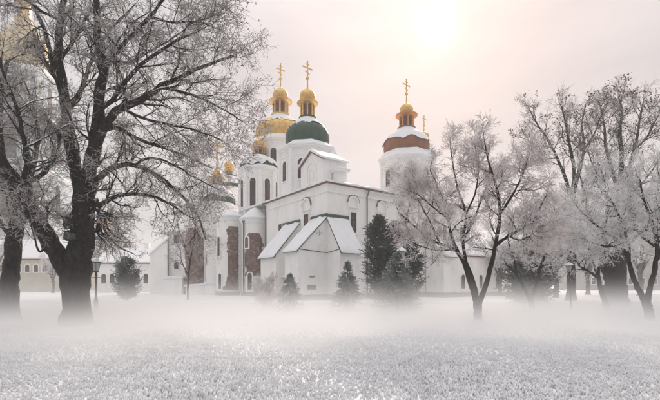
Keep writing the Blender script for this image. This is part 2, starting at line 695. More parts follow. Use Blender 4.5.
def tree(name, base, limbs, levels, label, bark=None, twig=None, snow=0.9, group=None, leaf=None, leafn=0, leafsize=0.05, sides=8, wob=0.03, leaf_top=None):
    """limbs: list of (points (world), r0, r1); levels: list of dicts for side shoots; the base point is the origin"""
    bark = bark or BARK
    twig = twig or TWIGD
    base = np.asarray(base, float)
    root = empty(name, tuple(base))
    S0 = 22
    P = np.array([smooth_line(np.asarray(l[0]) - base, S0) for l in limbs])
    t = np.linspace(0, 1, S0)[None]
    r0 = np.array([l[1] for l in limbs])[:, None]
    r1 = np.array([l[2] for l in limbs])[:, None]
    Rd = r0 * (1 - t) + r1 * t
    ext = np.minimum(1, t * 6)
    P = P + rng.normal(0, 1, P.shape) * wob * np.sqrt(Rd)[..., None] * ext[..., None]
    Rd = Rd * (1 + rng.normal(0, 0.05, Rd.shape))
    # flared foot for limbs that start on the ground
    foot = P[:, 0, 2] < 0.15
    Rd[foot, 0] *= 1.3
    Rd[foot, 1] *= 1.1
    wood, crown, white = [], [], []
    V0, F0 = tubes(P, Rd, sides, cap=True)
    # knobbly bark: push every vertex in or out along its radius
    ctr = np.repeat(P.reshape(-1, 3), sides, 0)
    ridge = np.tile(rng.normal(0, 0.045, (len(limbs), 1, sides)), (1, S0, 1)).reshape(-1, 1)
    V0 = ctr + (V0 - ctr) * (1 + ridge + rng.normal(0, 0.03, (len(V0), 1)))
    wood.append((V0, F0))

    def snow_on(P_, R_, k):
        T = unit(np.gradient(P_, axis=1))
        hz = np.sqrt(np.clip(1 - T[..., 2] ** 2, 0, 1))
        s = np.clip((hz - 0.35) / 0.4, 0, 1) * k * np.clip(0.75 + rng.normal(0, 0.3, hz.shape), 0.1, 1.3)
        Q = P_.copy()
        Q[..., 2] += R_ * 0.55 * s
        white.append(tubes(Q, np.maximum(R_ * 0.82 * s, 1e-4), 6 if R_.max() > 0.03 else 3))
    if snow:
        snow_on(P, Rd, snow)
    cur = (P, Rd)
    src = [cur]
    tips = None
    for li, lv in enumerate(levels):
        if lv.get('from_all') and len(src) > 1:
            pass
        st, dr, L, rad = children(cur[0], cur[1], lv['n'], lv.get('t0', 0.25), lv['ang'], lv['len'], lv.get('rr', 0.6), lv['r'])
        if 'flat' in lv:
            dr[:, 2] *= lv['flat']
        if 'bias' in lv:
            dr = unit(dr) + np.array(lv['bias'])
        keep = st[:, 2] > lv.get('zmin', 0.4)
        st, dr, L, rad = st[keep], dr[keep], L[keep], rad[keep]
        cur = grow(st, dr, L, np.maximum(rad, lv.get('rmin', 0.004)), lv['seg'], lv.get('wander', 0.16), lv.get('up', 0.03), lv.get('tip', 0.4))
        tb = tubes(cur[0], cur[1], lv.get('sides', 3))
        (wood if lv.get('wood') else crown).append(tb)
        if lv.get('snow') and snow:
            snow_on(cur[0], cur[1], lv['snow'])
    tips = cur[0][:, -1]
    V, l, s = merge(wood)
    link('trunk', mesh_np('trunk', V, l, s), bark, root)
    V, l, s = merge(crown)
    link('crown', mesh_np('crown', V, l, s), twig, root)
    if white:
        V, l, s = merge(white)
        stuff(link('branch_snow', mesh_np('branch_snow', V, l, s), SNOWB, root))
    if leaf and leafn:
        tp = tips
        if leaf_top is not None:
            tp = tips[tips[:, 2] > leaf_top]
        if leaf_top is not None:
            centres = tp[rng.integers(0, len(tp), leafn // 9)]
            pick = centres[rng.integers(0, len(centres), leafn)] + rng.normal(0, 0.13, (leafn, 3))
        else:
            pick = tp[rng.integers(0, len(tp), leafn)] + rng.normal(0, 0.03, (leafn, 3))
        a = unit(rng.normal(0, 1, (leafn, 3))) * (leafsize * (0.6 + 0.8 * rng.random(leafn)))[:, None]
        b = unit(np.cross(a, rng.normal(0, 1, (leafn, 3)))) * np.linalg.norm(a, axis=1, keepdims=True) * 0.55
        V = np.stack([pick - a, pick + b, pick + a, pick - b], 1).reshape(-1, 3)
        F = np.arange(leafn * 4)
        stuff(link('withered_leaves', mesh_np('withered_leaves', V, F, np.full(leafn, 4), False), leaf, root))
    return tag(root, label, 'tree', group)


frost_tufts()

# ------------------------------------------------------------------ church
CANG = R(36)
CX, CY = -0.3, 40.0
church = empty('church', (CX, CY, 0), CANG)
tag(church, 'white plastered church with green and golden domes and corner buttresses', 'church')


def loc_uv(px, D):
    """photo column and distance -> church-local (u,v)"""
    X, Y = (px - 330) / FPX * D - CX, D - CY
    return X * math.cos(CANG) + Y * math.sin(CANG), -X * math.sin(CANG) + Y * math.cos(CANG)


def zz(py, D):
    return EYE + (HOR - py) / FPX * D


def cpart(name, bm, m, smooth=False, parent=None, loc=None, rz=0.0):
    return bm_obj(name, bm, m, parent or church, loc, rz, smooth)


U1, V1, EAVE = 24.0, 13.3, 11.8
# main walls of the front block, with a slightly recessed right part beyond the drainpipe
bm = bmesh.new()
prism(bm, [(0, 0), (5.1, 0), (5.1, 0.18), (U1, 0.18), (U1, V1), (0, V1)], 0, EAVE)
cpart('wall', bm, PLASTER)
# rear block
bm = bmesh.new()
prism(bm, [(1.6, V1 + 0.003), (26, V1 + 0.003), (26, 40), (1.6, 40)], 0, 12.2)
cpart('wall', bm, PLASTER)
# plinth
bm = bmesh.new()
prism(bm, [(-0.12, -0.12), (U1 + .1, -0.12), (U1 + .1, 0.1), (0.1, 0.1), (0.1, V1), (-0.12, V1)], -0.2, 0.55)
cpart('plinth', bm, PLINTH)
# cornice: two stepped bands then a brown fascia
for (o_, z0, z1, m) in ((0.10, EAVE - 0.95, EAVE - 0.80, PLAST2), (0.12, EAVE - 0.28, EAVE - 0.12, PLAST2), (0.26, EAVE - 0.115, EAVE + 0.02, CORN)):
    bm = bmesh.new()
    prism(bm, [(-o_, -o_), (U1 + .1, -o_), (U1 + .1, 0.3), (0.3, 0.3), (0.3, V1 + 0.05), (-o_, V1 + 0.05)], z0, z1)
    cpart('cornice', bm, m)


def hip_roof(name, u0, u1, v0, v1, z, pitch, over, parent=None, thick=0.16, m=None):
    bm = bmesh.new()
    a0, a1, b0, b1 = u0 - over, u1 + over, v0 - over, v1 + over
    half = min(a1 - a0, b1 - b0) / 2
    n = 14
    # gridded hip roof with slightly wavy snow surface
    gu = np.linspace(a0, a1, 40)
    gv = np.linspace(b0, b1, 30)
    grid = []
    for v_ in gv:
        row = []
        for u_ in gu:
            dd = min(u_ - a0, a1 - u_, v_ - b0, b1 - v_)
            h = min(dd, half) * pitch
            edge = 0.05 * math.sin(u_ * 2.3 + v_ * 1.7) + 0.04 * math.sin(u_ * 5.1 - v_ * 4.3)
            row.append(bm.verts.new((u_, v_, z + thick + h + edge * (0.6 if dd < 0.1 else 1.0))))
        grid.append(row)
    for i in range(len(gv) - 1):
        for j in range(len(gu) - 1):
            bm.faces.new((grid[i][j], grid[i][j + 1], grid[i + 1][j + 1], grid[i + 1][j]))
    rim = [grid[0][j] for j in range(len(gu))] + [grid[i][-1] for i in range(1, len(gv))] + [grid[-1][j] for j in range(len(gu) - 2, -1, -1)] + [grid[i][0] for i in range(len(gv) - 2, 0, -1)]
    low = [bm.verts.new((p.co.x, p.co.y, z)) for p in rim]
    k = len(rim)
    for i in range(k):
        j = (i + 1) % k
        bm.faces.new((rim[i], low[i], low[j], rim[j]))
    bm.faces.new(low[::-1])
    return cpart(name, bm, m or SNOW, True, parent)


hip_roof('roof_snow', 0, U1, 0, V1 + 8, EAVE + 0.024, 0.31, 0.33)
hip_roof('roof_snow', 1.6, 26, V1, 40, 12.22, 0.25, 0.3)


def buttress(face, s0, s1, p, ztop, zeave, zin=0.0):
    """lean-to buttress on the left face (face='v', runs along v) or the right face (face='u')"""
    def T(a, q):                       # a along the face, q outwards
        return (-q, a) if face == 'v' else (a, -q)
    body = bmesh.new()
    prof = [(-0.05 - zin, 0), (p, 0), (p, zeave), (-0.05 - zin, ztop)]

    def slab(bm, prof_, e0, e1):
        A = [bm.verts.new((*T(e0, q), z)) for q, z in prof_]
        B = [bm.verts.new((*T(e1, q), z)) for q, z in prof_]
        bm.faces.new(A)
        bm.faces.new(B[::-1])
        n = len(A)
        for i in range(n):
            j = (i + 1) % n
            bm.faces.new((A[i], B[i], B[j], A[j]))
    slab(body, prof, s0, s1)
    b = cpart('buttress', body, PLASTER)
    sl = (zeave - ztop) / (p + 0.05)
    e = 0.28
    # green sheet metal edge under the snow
    gm = bmesh.new()
    slab(gm, [(-0.03, ztop + 0.015), (p + e, zeave + sl * e + 0.015), (p + e, zeave + sl * e + 0.10), (-0.03, ztop + 0.10)], s0 - 0.14, s1 + 0.14)
    bm_obj('roof_sheet', gm, mat('green_sheet', (0.05, 0.085, 0.06), 0.5, var=0.3, vscale=3), b)
    sn = bmesh.new()                   # soft uneven blanket of snow, rounded at the edges
    ns, nq = 22, 26
    q1, e0, e1 = p + e + 0.07, s0 - 0.11, s1 + 0.11
    grid = []
    ph = s0 * 3.1 + p
    for a in range(ns + 1):
        row = []
        fa = a / ns
        for c in range(nq + 1):
            fc = c / nq
            q = 0.06 + (q1 - 0.06 + 0.06 * math.sin(fa * 9 + ph) * fc) * fc
            ss = e0 + (e1 - e0) * fa
            ed = min(fa, 1 - fa) * (e1 - e0)
            ee = min(ed, (1 - fc) * q1)
            th = 0.21 * math.sqrt(min(1, ee / 0.22 + 0.02)) * (0.85 + 0.25 * math.sin(ss * 3.3 + q * 1.7 + ph) + 0.15 * math.sin(q * 4.1 - ss * 5.3)) + 0.05 * fc
            row.append(sn.verts.new((*T(ss, q), ztop + 0.085 + sl * q + max(th, 0.015))))
        grid.append(row)
    for a in range(ns):
        for c in range(nq):
            sn.faces.new((grid[a][c], grid[a + 1][c], grid[a + 1][c + 1], grid[a][c + 1]))
    rim = [grid[a][0] for a in range(ns + 1)] + [grid[ns][c] for c in range(1, nq + 1)] + [grid[a][nq] for a in range(ns - 1, -1, -1)] + [grid[0][c] for c in range(nq - 1, 0, -1)]
    rq = [0.06] * (ns + 1) + [0.06 + (q1 - 0.06) * c / nq for c in range(1, nq + 1)] + [q1] * ns + [0.06 + (q1 - 0.06) * c / nq for c in range(nq - 1, 0, -1)]
    low = [sn.verts.new((v.co.x, v.co.y, ztop + 0.083 + sl * q)) for v, q in zip(rim, rq)]
    for a in range(len(rim)):
        b2_ = (a + 1) % len(rim)
        sn.faces.new((rim[a], low[a], low[b2_], rim[b2_]))
    so = bm_obj('roof_snow', sn, SNOW, b, None, 0, True)
    rd = bmesh.new()                   # ridge flashing with patches of bare metal
    slab(rd, [(-0.03, ztop + 0.11), (0.16, ztop + 0.06), (0.16, ztop + 0.32), (-0.03, ztop + 0.42)], s0 - 0.10, s1 + 0.10)
    bm_obj('ridge_flashing', rd, mat('green_sheet', (0, 0, 0)), b)
    pl = bmesh.new()
    slab(pl, [(0.0, -0.2), (p + 0.1, -0.2), (p + 0.1, 0.55), (0.0, 0.55)], s0 - 0.1, s1 + 0.1)
    bm_obj('plinth', pl, PLINTH, b)
    return b


buttress('v', 0.05, 2.7, 3.28, 8.3, 4.95)
buttress('u', 0.05, 2.6, 2.1, 8.25, 4.95)
buttress('v', 5.13, 8.7, 3.0, 8.35, 4.7)
buttress('v', 2.85, 5.0, 1.9, 3.6, 2.4)
buttress('u', 14.9, 17.0, 2.6, 7.4, 4.95)
# wire brace between the two corner buttresses, wall lamp bracket and plaques
bm = bmesh.new()
tube_bm(bm, [(-3.2, 0.03, 4.95), (-0.02, -0.02, 4.72), (0.03, -2.0, 4.95)], 0.035, 6)
cpart('cable', bm, IRON)
for pq in ((-2.3, -1.35, -0.015, 0.052, 1.05, 1.5), (-2.05, -1.5, -0.012, 0.052, 2.25, 2.38)):
    bm = bmesh.new()
    box(bm, *pq)
    cpart('plaque', bm, PLAQUE)
bm = bmesh.new()
tube_bm(bm, [(-0.9, -0.03, 6.35), (-0.9, -0.03, 6.95)], 0.03, 6)
tube_bm(bm, [(-1.3, -0.03, 6.62), (-0.5, -0.03, 6.68)], 0.03, 6)
cpart('bracket', bm, PLAQUE)


def blind_arch(x, y, ang, wd, z0, z1):
    """shallow hooded niche over a window"""
    rz = ang + math.pi / 2
    bm = bmesh.new()
    o1 = arch_outline(wd, z0, z1)
    o2 = arch_outline(wd - 0.3, z0 + 0.14, z1 - 0.16)
    frame_ring(bm, o1, o2, -0.16, 0.05)
    n = bm_obj('hood_arch', bm, PLAST2, church, (x, y, 0), rz)
    bm = bmesh.new()
    r = wd / 2 + 0.02
    pts = [(r * math.cos(math.pi * i / 10), -0.10, z1 - wd / 2 + r * math.sin(math.pi * i / 10)) for i in range(11)]
    tube_bm(bm, pts, 0.075, 6)
    bm_obj('hood_moulding', bm, CORN, n)
    return n


A_LEFT, A_RIGHT = math.pi, -math.pi / 2      # outward normals of the two faces
blind_arch(3.35, 0, A_RIGHT, 1.5, 9.55, 10.85)
window(church, 3.35, 0, A_RIGHT, 0.8, 7.0, 9.1, False, (1, 3))
blind_arch(0, 3.75, A_LEFT, 1.8, 9.45, 10.85)
window(church, 0, 3.75, A_LEFT, 0.95, 7.2, 9.1, False, (1, 3))
window(church, 0, 9.5, A_LEFT, 0.8, 7.2, 8.7, False, (1, 2))
blind_arch(7.6, 0.18, A_RIGHT, 1.5, 9.55, 10.85)
window(church, 7.6, 0.18, A_RIGHT, 0.8, 7.0, 9.1, False, (1, 3))
for u_ in (11.2, 14.4, 18.5, 22):
    window(church, u_, 0.18, A_RIGHT, 0.8, 7.0, 9.1, True, (1, 3))


def downpipe(u_, v_, z1, out, z0=0.35, r=0.075):
    bm = bmesh.new()
    ou, ov = out
    tube_bm(bm, [(u_ + ou * 0.42, v_ + ov * 0.42, z1 + 0.25), (u_ + ou * 0.40, v_ + ov * 0.40, z1), (u_ + ou * 0.14, v_ + ov * 0.14, z1 - 0.5), (u_ + ou * 0.14, v_ + ov * 0.14, z0 + 0.2), (u_ + ou * 0.3, v_ + ov * 0.3, z0)], r, 8)
    lathe(bm, [(0.09, z1 + 0.02), (0.20, z1 + 0.24), (0.20, z1 + 0.32), (0.12, z1 + 0.32)], 10, u_ + ou * 0.42, v_ + ov * 0.42)
    cpart('downpipe', bm, PIPE, True)


downpipe(5.2, 0.0, EAVE - 0.35, (0, -1))
downpipe(0, V1 - 0.1, EAVE - 0.35, (-1, 0))

# low gallery beyond the right buttress
bm = bmesh.new()
box(bm, 17.0, 30.0, -2.3, 0.0, 0, 5.05)
cpart('gallery_wall', bm, PLASTER)
bm = bmesh.new()
box(bm, 17.05, 30.1, -2.42, 0.0, -0.2, 0.5)
cpart('plinth', bm, PLINTH)
bm = bmesh.new()
box(bm, 17.003, 30.12, -2.5, 0.0, 4.96, 5.12)
cpart('cornice', bm, CORN)
bm = bmesh.new()
prism(bm, [(16.9, -2.62), (30.2, -2.62), (30.2, 0.1), (16.9, 0.1)], [5.13, 5.13, 5.13, 5.13], [5.32, 5.32, 7.2, 7.2])
cpart('roof_snow', bm, SNOW)
for u_ in (18.9, 22.6, 26.4):
    window(church, u_, -2.3, A_RIGHT, 0.75, 1.0, 2.75, True, (1, 3))


# ---- towers
def octo(r, ph=math.pi / 8):
    return [(r * math.cos(ph + math.pi / 4 * i), r * math.sin(ph + math.pi / 4 * i)) for i in range(8)]


def cross(parent_part, x, y, z, h, rz, m=None):
    """three-bar cross with trefoil ends on a ball"""
    m = m or GOLD
    s = h / 3.0
    bm = bmesh.new()
    tube_bm(bm, [(0, 0, 0), (0, 0, 1.0 * s)], [0.10 * s, 0.055 * s], 8)
    lathe(bm, [(0.01, 0.92 * s), (0.15 * s, 0.98 * s), (0.21 * s, 1.10 * s), (0.15 * s, 1.22 * s), (0.01, 1.28 * s)], 12)
    th = 0.045 * s
    box(bm, -0.06 * s, 0.06 * s, -th, th, 1.2 * s, 2.95 * s)
    box(bm, -0.58 * s, 0.58 * s, -th * .9, th * .9, 2.18 * s, 2.30 * s)
    box(bm, -0.26 * s, 0.26 * s, -th * .8, th * .8, 2.58 * s, 2.67 * s)
    a = [(-0.28, 1.78), (-0.28, 1.88), (0.28, 1.66), (0.28, 1.56)]
    plate(bm, [(p * s, q * s) for p, q in a], -th * .85, th * .85)
    for px_, pz_ in ((-0.58, 2.24), (0.58, 2.24), (0, 2.95)):
        lathe(bm, [(0.01, (pz_ - 0.11) * s), (0.10 * s, (pz_ - 0.03) * s), (0.10 * s, (pz_ + 0.03) * s), (0.01, (pz_ + 0.11) * s)], 8, px_ * s, 0)
    return bm_obj('cross', bm, m, parent_part, (x, y, z), rz)


def dome_snow(parent, prof_out, n, seed, m=None):
    """snow cap following a dome profile with a ragged lower edge"""
    rs = random.Random(seed)
    off = [rs.uniform(-0.8, 0.3) for _ in range(n)]
    off = [(off[i] + 0.8 * off[(i + 1) % n]) / 1.8 for i in range(n)]
    bm = bmesh.new()
    rings = []
    for k, (r, z) in enumerate(prof_out):
        ring = []
        for i in range(n):
            a = 2 * math.pi * i / n
            f = max(0, 1 - k / 3.0)
            # slide the edge down along the dome
            ring.append(bm.verts.new((r * (1 - 0.16 * off[i] * f) * math.cos(a), r * (1 - 0.16 * off[i] * f) * math.sin(a), z + off[i] * f)))
        rings.append(ring)
    for a, b in zip(rings, rings[1:]):
        for i in range(n):
            j = (i + 1) % n
            bm.faces.new((a[i], a[j], b[j], b[i]))
    return bm_obj('dome_snow', bm, SNOW, parent, None, 0, True)


def interp_profile(prof, n=5):
    p = np.array([(r, z) for r, z in prof])
    q = smooth_line(np.c_[p, np.zeros(len(p))], n * (len(p) - 1) + 1)
    return [(max(a, 0.001), b) for a, b, _ in q]


def tower(u_, v_, z0, zcor, rdrum, rdome, zdome, neck, lant_h, onion_r, zcross_top, dome_mat, lant_mat, onion_mat, crz, win=(0.9, 2.4), snow_from=0.6, name='tower', snow=True, octag=True, seed=1, wins=True, dome_snow_band=True):
    """drum + cornice + pear dome + open lantern + onion + cross; all heights absolute"""
    dr = empty_part(name, (u_, v_, 0))
    if octag:
        bm = bmesh.new()
        prism(bm, octo(rdrum), z0, zcor)
        bm_obj('drum', bm, PLASTER, dr)
        for f, a, b, m in ((1.03, zcor - 1.05, zcor - 0.92, PLAST2), (1.04, zcor - 0.30, zcor - 0.12, PLAST2), (1.10, zcor - 0.117, zcor + 0.05, PLAST2)):
            bm = bmesh.new()
            prism(bm, octo(rdrum * f), a, b)
            bm_obj('cornice', bm, m, dr)
        bm = bmesh.new()              # corner pilasters
        for i in range(8):
            a = math.pi / 8 + math.pi / 4 * i
            lathe(bm, [(0.28, z0), (0.28, zcor - 0.31)], 8, (rdrum - 0.08) * math.cos(a), (rdrum - 0.08) * math.sin(a), a)
        bm_obj('pilasters', bm, PLAST2, dr)
        bm = bmesh.new()              # snow on the ledge
        A = octo(rdrum * 1.12)
        B = octo(rdome * 1.03)
        va = [bm.verts.new((x, y, zcor + 0.054)) for x, y in A]
        vc = [bm.verts.new((x, y, zcor + 0.22)) for x, y in A]
        vb = [bm.verts.new((x, y, zdome + 0.12)) for x, y in B]
        vd = [bm.verts.new((x * 0.9, y * 0.9, zdome + 0.12)) for x, y in B]
        for i in range(8):
            j = (i + 1) % 8
            bm.faces.new((va[i], va[j], vc[j], vc[i]))
            bm.faces.new((vc[i], vc[j], vb[j], vb[i]))
            bm.faces.new((vb[i], vb[j], vd[j], vd[i]))
        bm.faces.new(va[::-1])
        bm.faces.new(vd)
        bm_obj('ledge_snow', bm, SNOW, dr)
    else:
        bm = bmesh.new()
        lathe(bm, [(rdrum, z0), (rdrum, zcor - 0.3), (rdrum * 1.06, zcor - 0.28), (rdrum * 1.06, zcor - 0.1), (rdrum * 1.12, zcor - 0.05), (rdrum * 1.12, zcor + 0.05), (rdome, zdome)], 28)
        bm_obj('drum', bm, PLASTER, dr, None, 0, True)
    # dome
    H = neck - zdome
    prof = [(rdome * 0.95, zdome), (rdome, zdome + 0.16 * H), (rdome * 0.995, zdome + 0.42 * H), (rdome * 0.88, zdome + 0.62 * H), (rdome * 0.66, zdome + 0.77 * H), (rdome * 0.46, zdome + 0.89 * H), (rdome * 0.36, zdome + 1.0 * H)]
    prof = interp_profile(prof, 3)
    bm = bmesh.new()
    lathe(bm, prof, 32)
    dm = bm_obj('dome', bm, dome_mat, dr, None, 0, True)
    # standing seams
    bm = bmesh.new()
    for i in range(16):
        a = 2 * math.pi * i / 16
        tube_bm(bm, [((r + 0.005) * math.cos(a), (r + 0.005) * math.sin(a), z) for r, z in prof[::2]], 0.028, 4)
    bm_obj('dome_seams', bm, dome_mat, dr)
    if snow:
        top = [(r * 1.015 + 0.05, z + 0.05) for r, z in prof if z > zdome + snow_from * H]
        if dome_snow_band:
            dome_snow(dr, top, 40, seed)
    rn = rdome * 0.36
    # lantern: base ring, columns, brim
    bm = bmesh.new()
    lathe(bm, [(rn * 0.9, neck - 0.1), (rn * 1.12, neck), (rn * 1.12, neck + 0.22), (rn * 0.95, neck + 0.28)], 20)
    bm_obj('lantern_base', bm, dome_mat, dr, None, 0, True)
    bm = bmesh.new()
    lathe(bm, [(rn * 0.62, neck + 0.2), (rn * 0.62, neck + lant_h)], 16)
    bm_obj('lantern_core', bm, mat('lantern_core_red', (0.13, 0.045, 0.04), 0.8), dr, None, 0, True)  # plain dark red core standing behind the lantern columns
    for i in range(8):
        a = 2 * math.pi * i / 8 + 0.2
        bm = bmesh.new()
        lathe(bm, [(0.13 * rn, neck + 0.24), (0.10 * rn, neck + 0.4), (0.10 * rn, neck + lant_h - 0.12), (0.14 * rn, neck + lant_h + 0.02)], 8)
        bm_obj('lantern_column', bm, lant_mat, dr, (rn * 0.82 * math.cos(a), rn * 0.82 * math.sin(a), 0))
    zb = neck + lant_h
    bm = bmesh.new()
    lathe(bm, [(rn * 0.85, zb - 0.06), (rn * 1.05, zb + 0.02), (rn * 1.34, zb + 0.16), (rn * 1.36, zb + 0.30), (rn * 1.1, zb + 0.40), (rn * 0.75, zb + 0.46)], 24)
    bm_obj('lantern_brim', bm, lant_mat, dr, None, 0, True)
    zo = zb + 0.45
    oh = onion_r * 1.75
    po = interp_profile([(onion_r * 0.72, zo), (onion_r * 0.97, zo + 0.22 * oh), (onion_r, zo + 0.45 * oh), (onion_r * 0.85, zo + 0.68 * oh), (onion_r * 0.50, zo + 0.85 * oh), (onion_r * 0.2, zo + 0.94 * oh), (onion_r * 0.09, zo + 1.08 * oh)], 3)
    bm = bmesh.new()
    lathe(bm, po, 24)
    bm_obj('onion', bm, onion_mat, dr, None, 0, True)
    cross(dr, 0, 0, zo + 1.0 * oh, zcross_top - zo - 1.0 * oh, crz)
    if wins:
        for i in range(8):
            a = math.pi / 4 * i
            ap = rdrum * math.cos(math.pi / 8) if octag else rdrum - 0.03
            zt = zcor - 1.5
            drum_window(dr, ap * math.cos(a), ap * math.sin(a), a, win[0], zt - win[1], zt)
    return dr


def empty_part(name, loc):
    o = bpy.data.objects.new(name, None)
    COL.objects.link(o)
    o.parent = church
    o.location = loc
    return o


def drum_window(dr, x, y, ang, wd, z0, z1):
    """one mesh per window (third level): surround, wood frame and dark pane as material slots"""
    bm = bmesh.new()
    fr0 = 0
    frame_ring(bm, arch_outline(wd + 0.3, z0 - 0.15, z1 + 0.15), arch_outline(wd, z0, z1), -0.12, 0.05)
    n0 = len(bm.faces)
    plate(bm, arch_outline(wd + 0.04, z0 - 0.02, z1 + 0.02), -0.015, 0.04)
    bm.faces.ensure_lookup_table()
    n1 = len(bm.faces)
    box(bm, -0.03, 0.03, -0.05, -0.018, z0, z1 - 0.03)
    for k in range(1, 4):
        q = z0 + (z1 - wd / 2 - z0) * k / 3
        box(bm, -wd / 2, wd / 2, -0.045, -0.02, q - 0.03, q + 0.03)
    frame_ring(bm, arch_outline(wd + 0.02, z0 - 0.01, z1 + 0.01), arch_outline(wd - 0.14, z0 + 0.07, z1 - 0.07), -0.055, 0.0)
    bm.faces.ensure_lookup_table()
    for i, f in enumerate(bm.faces):
        f.material_index = 0 if i < n0 else (1 if i < n1 else 2)
    o = bm_obj('window', bm, PLAST2, dr, (x, y, 0), ang + math.pi / 2)
    o.data.materials.append(GLASS)
    o.data.materials.append(WOOD)
    return o


CRZ = -CANG + R(40)      # crosses stand square to the nave, seen obliquely
# green-domed tower
DL = 50.0
uL, vL = loc_uv(307.5, DL)
tower(uL, vL, 11.0, zz(154, DL), 3.45, 2.72, zz(147.5, DL), zz(119.5, DL), 1.75, 0.97, zz(61, DL), GREEN, GOLD, GOLD, CRZ, seed=3, snow_from=0.66)
# copper-domed tower
DR_ = 58.0
uR, vR = loc_uv(406.5, DR_)
tower(uR, vR, 11.0, zz(163.5, DR_), 3.9, 3.25, zz(155, DR_), zz(129.5, DR_), 1.75, 0.95, zz(79, DR_), COPPER, GOLDR, GOLD, CRZ, seed=9, snow_from=0.47)
# great gilded dome
DM = 62.0
uM, vM = loc_uv(280.5, DM)
tower(uM, vM, 11.0, zz(146, DM), 3.7, 3.75, zz(142, DM), zz(117, DM), 2.1, 1.15, zz(63.5, DM), GOLD, GOLD, GOLD, CRZ, seed=21, octag=False)
# lower drum with tall slit windows and green dome
DS = 58.0
uS, vS = loc_uv(259, DS)
tower(uS, vS, 10.0, zz(172, DS), 2.75, 2.5, zz(169, DS), zz(156, DS), 0.9, 0.7, zz(128, DS), GREEN, GOLD, GOLD, CRZ, win=(0.85, 3.9), seed=5, octag=True, snow_from=0.22)
# domes farther back, seen through the branches
for (px, D, zc, rd, rdo, zd, nk, lh, onr, zct, dm_) in ((217, 66, 207, 2.6, 2.7, 204, 186, 1.0, 0.75, 138, GREEN), (229, 74, 190, 1.9, 1.9, 188, 176, 0.9, 0.85, 146, GREEN), (424, 72, 160, 2.0, 2.0, 158, 147, 0.9, 0.85, 115, GOLD)):
    a, b = loc_uv(px, D)
    tower(a, b, 11.0, zz(zc, D), rd, rdo, zz(zd, D), zz(nk, D), lh, onr, zz(zct, D), dm_, GOLD, GOLD, CRZ, win=(0.7, 1.8), seed=int(px), octag=False, snow_from=0.25)

# gabled bay in front of the green-domed tower, facing the left face
bm = bmesh.new()
g0, g1, ge, ga = 2.3, 6.7, 15.1, 16.3
gm_ = (g0 + g1) / 2
vs = []
for u_ in (1.1, 4.3):
    vs.append([bm.verts.new((u_, a, z)) for a, z in ((g0, 11.0), (g1, 11.0), (g1, ge), (gm_, ga), (g0, ge))])
bm.faces.new(vs[0])
bm.faces.new(vs[1][::-1])
for i in range(5):
    j = (i + 1) % 5
    bm.faces.new((vs[0][i], vs[1][i], vs[1][j], vs[0][j]))
bay = cpart('gable_bay', bm, PLASTER)
bm = bmesh.new()
for sgn, a in ((1, g0), (-1, g1)):
    e = -0.3 * sgn
    sl = (ga - ge) / (gm_ - g0)
    A = [(a + e, ge - 0.3 * sl), (gm_, ga + 0.003), (gm_, ga + 0.26), (a + e, ge - 0.3 * sl + 0.2)]
    p0 = [bm.verts.new((0.82, q, z)) for q, z in A]
    p1 = [bm.verts.new((4.4, q, z)) for q, z in A]
    bm.faces.new(p0)
    bm.faces.new(p1[::-1])
    for i in range(4):
        j = (i + 1) % 4
        bm.faces.new((p0[i], p1[i], p1[j], p0[j]))
bm_obj('gable_snow', bm, SNOW, bay)
bm = bmesh.new()
for sgn, a in ((1, g0), (-1, g1)):
    sl = (ga - ge) / (gm_ - g0)
    A = [(a - 0.22 * sgn, ge - 0.22 * sl - 0.16), (gm_, ga - 0.16), (gm_, ga - 0.01), (a - 0.22 * sgn, ge - 0.22 * sl - 0.01)]
    p0 = [bm.verts.new((0.93, q, z)) for q, z in A]
    p1 = [bm.verts.new((1.15, q, z)) for q, z in A]
    bm.faces.new(p0)
    bm.faces.new(p1[::-1])
    for i in range(4):
        j = (i + 1) % 4
        bm.faces.new((p0[i], p1[i], p1[j], p0[j]))
bm_obj('gable_moulding', bm, CORN, bay)
bm = bmesh.new()
frame_ring(bm, arch_outline(2.0, 12.6, 15.2), arch_outline(1.6, 12.8, 15.0), -0.12, 0.05)
bm_obj('gable_niche', bm, PLAST2, bay, (1.1, gm_, 0), A_LEFT + math.pi / 2)
bm = bmesh.new()
frame_ring(bm, arch_outline(0.9, 12.6, 14.4), arch_outline(0.7, 12.7, 14.3), -0.06, 0.05)
bm_obj('gable_niche', bm, PLAST2, bay, (1.1, gm_, 0), A_LEFT + math.pi / 2)
# capped pier beside the bay
bm = bmesh.new()
box(bm, 2.35, 3.45, 1.2, 2.2, 11.5, 13.6)
pier = cpart('roof_pier', bm, PLASTER)
bm = bmesh.new()
box(bm, 2.1, 3.7, 0.95, 2.45, 13.6, 13.78)
bm_obj('pier_cap', bm, PLAST2, pier)
bm = bmesh.new()
prism(bm, [(2.05, 0.9), (3.75, 0.9), (3.75, 2.5), (2.05, 2.5)], 13.783, 13.9)
lathe(bm, [(0.7, 13.9), (0.45, 14.1), (0.02, 14.25)], 10, 2.9, 1.7)
bm_obj('pier_snow', bm, SNOW, pier)


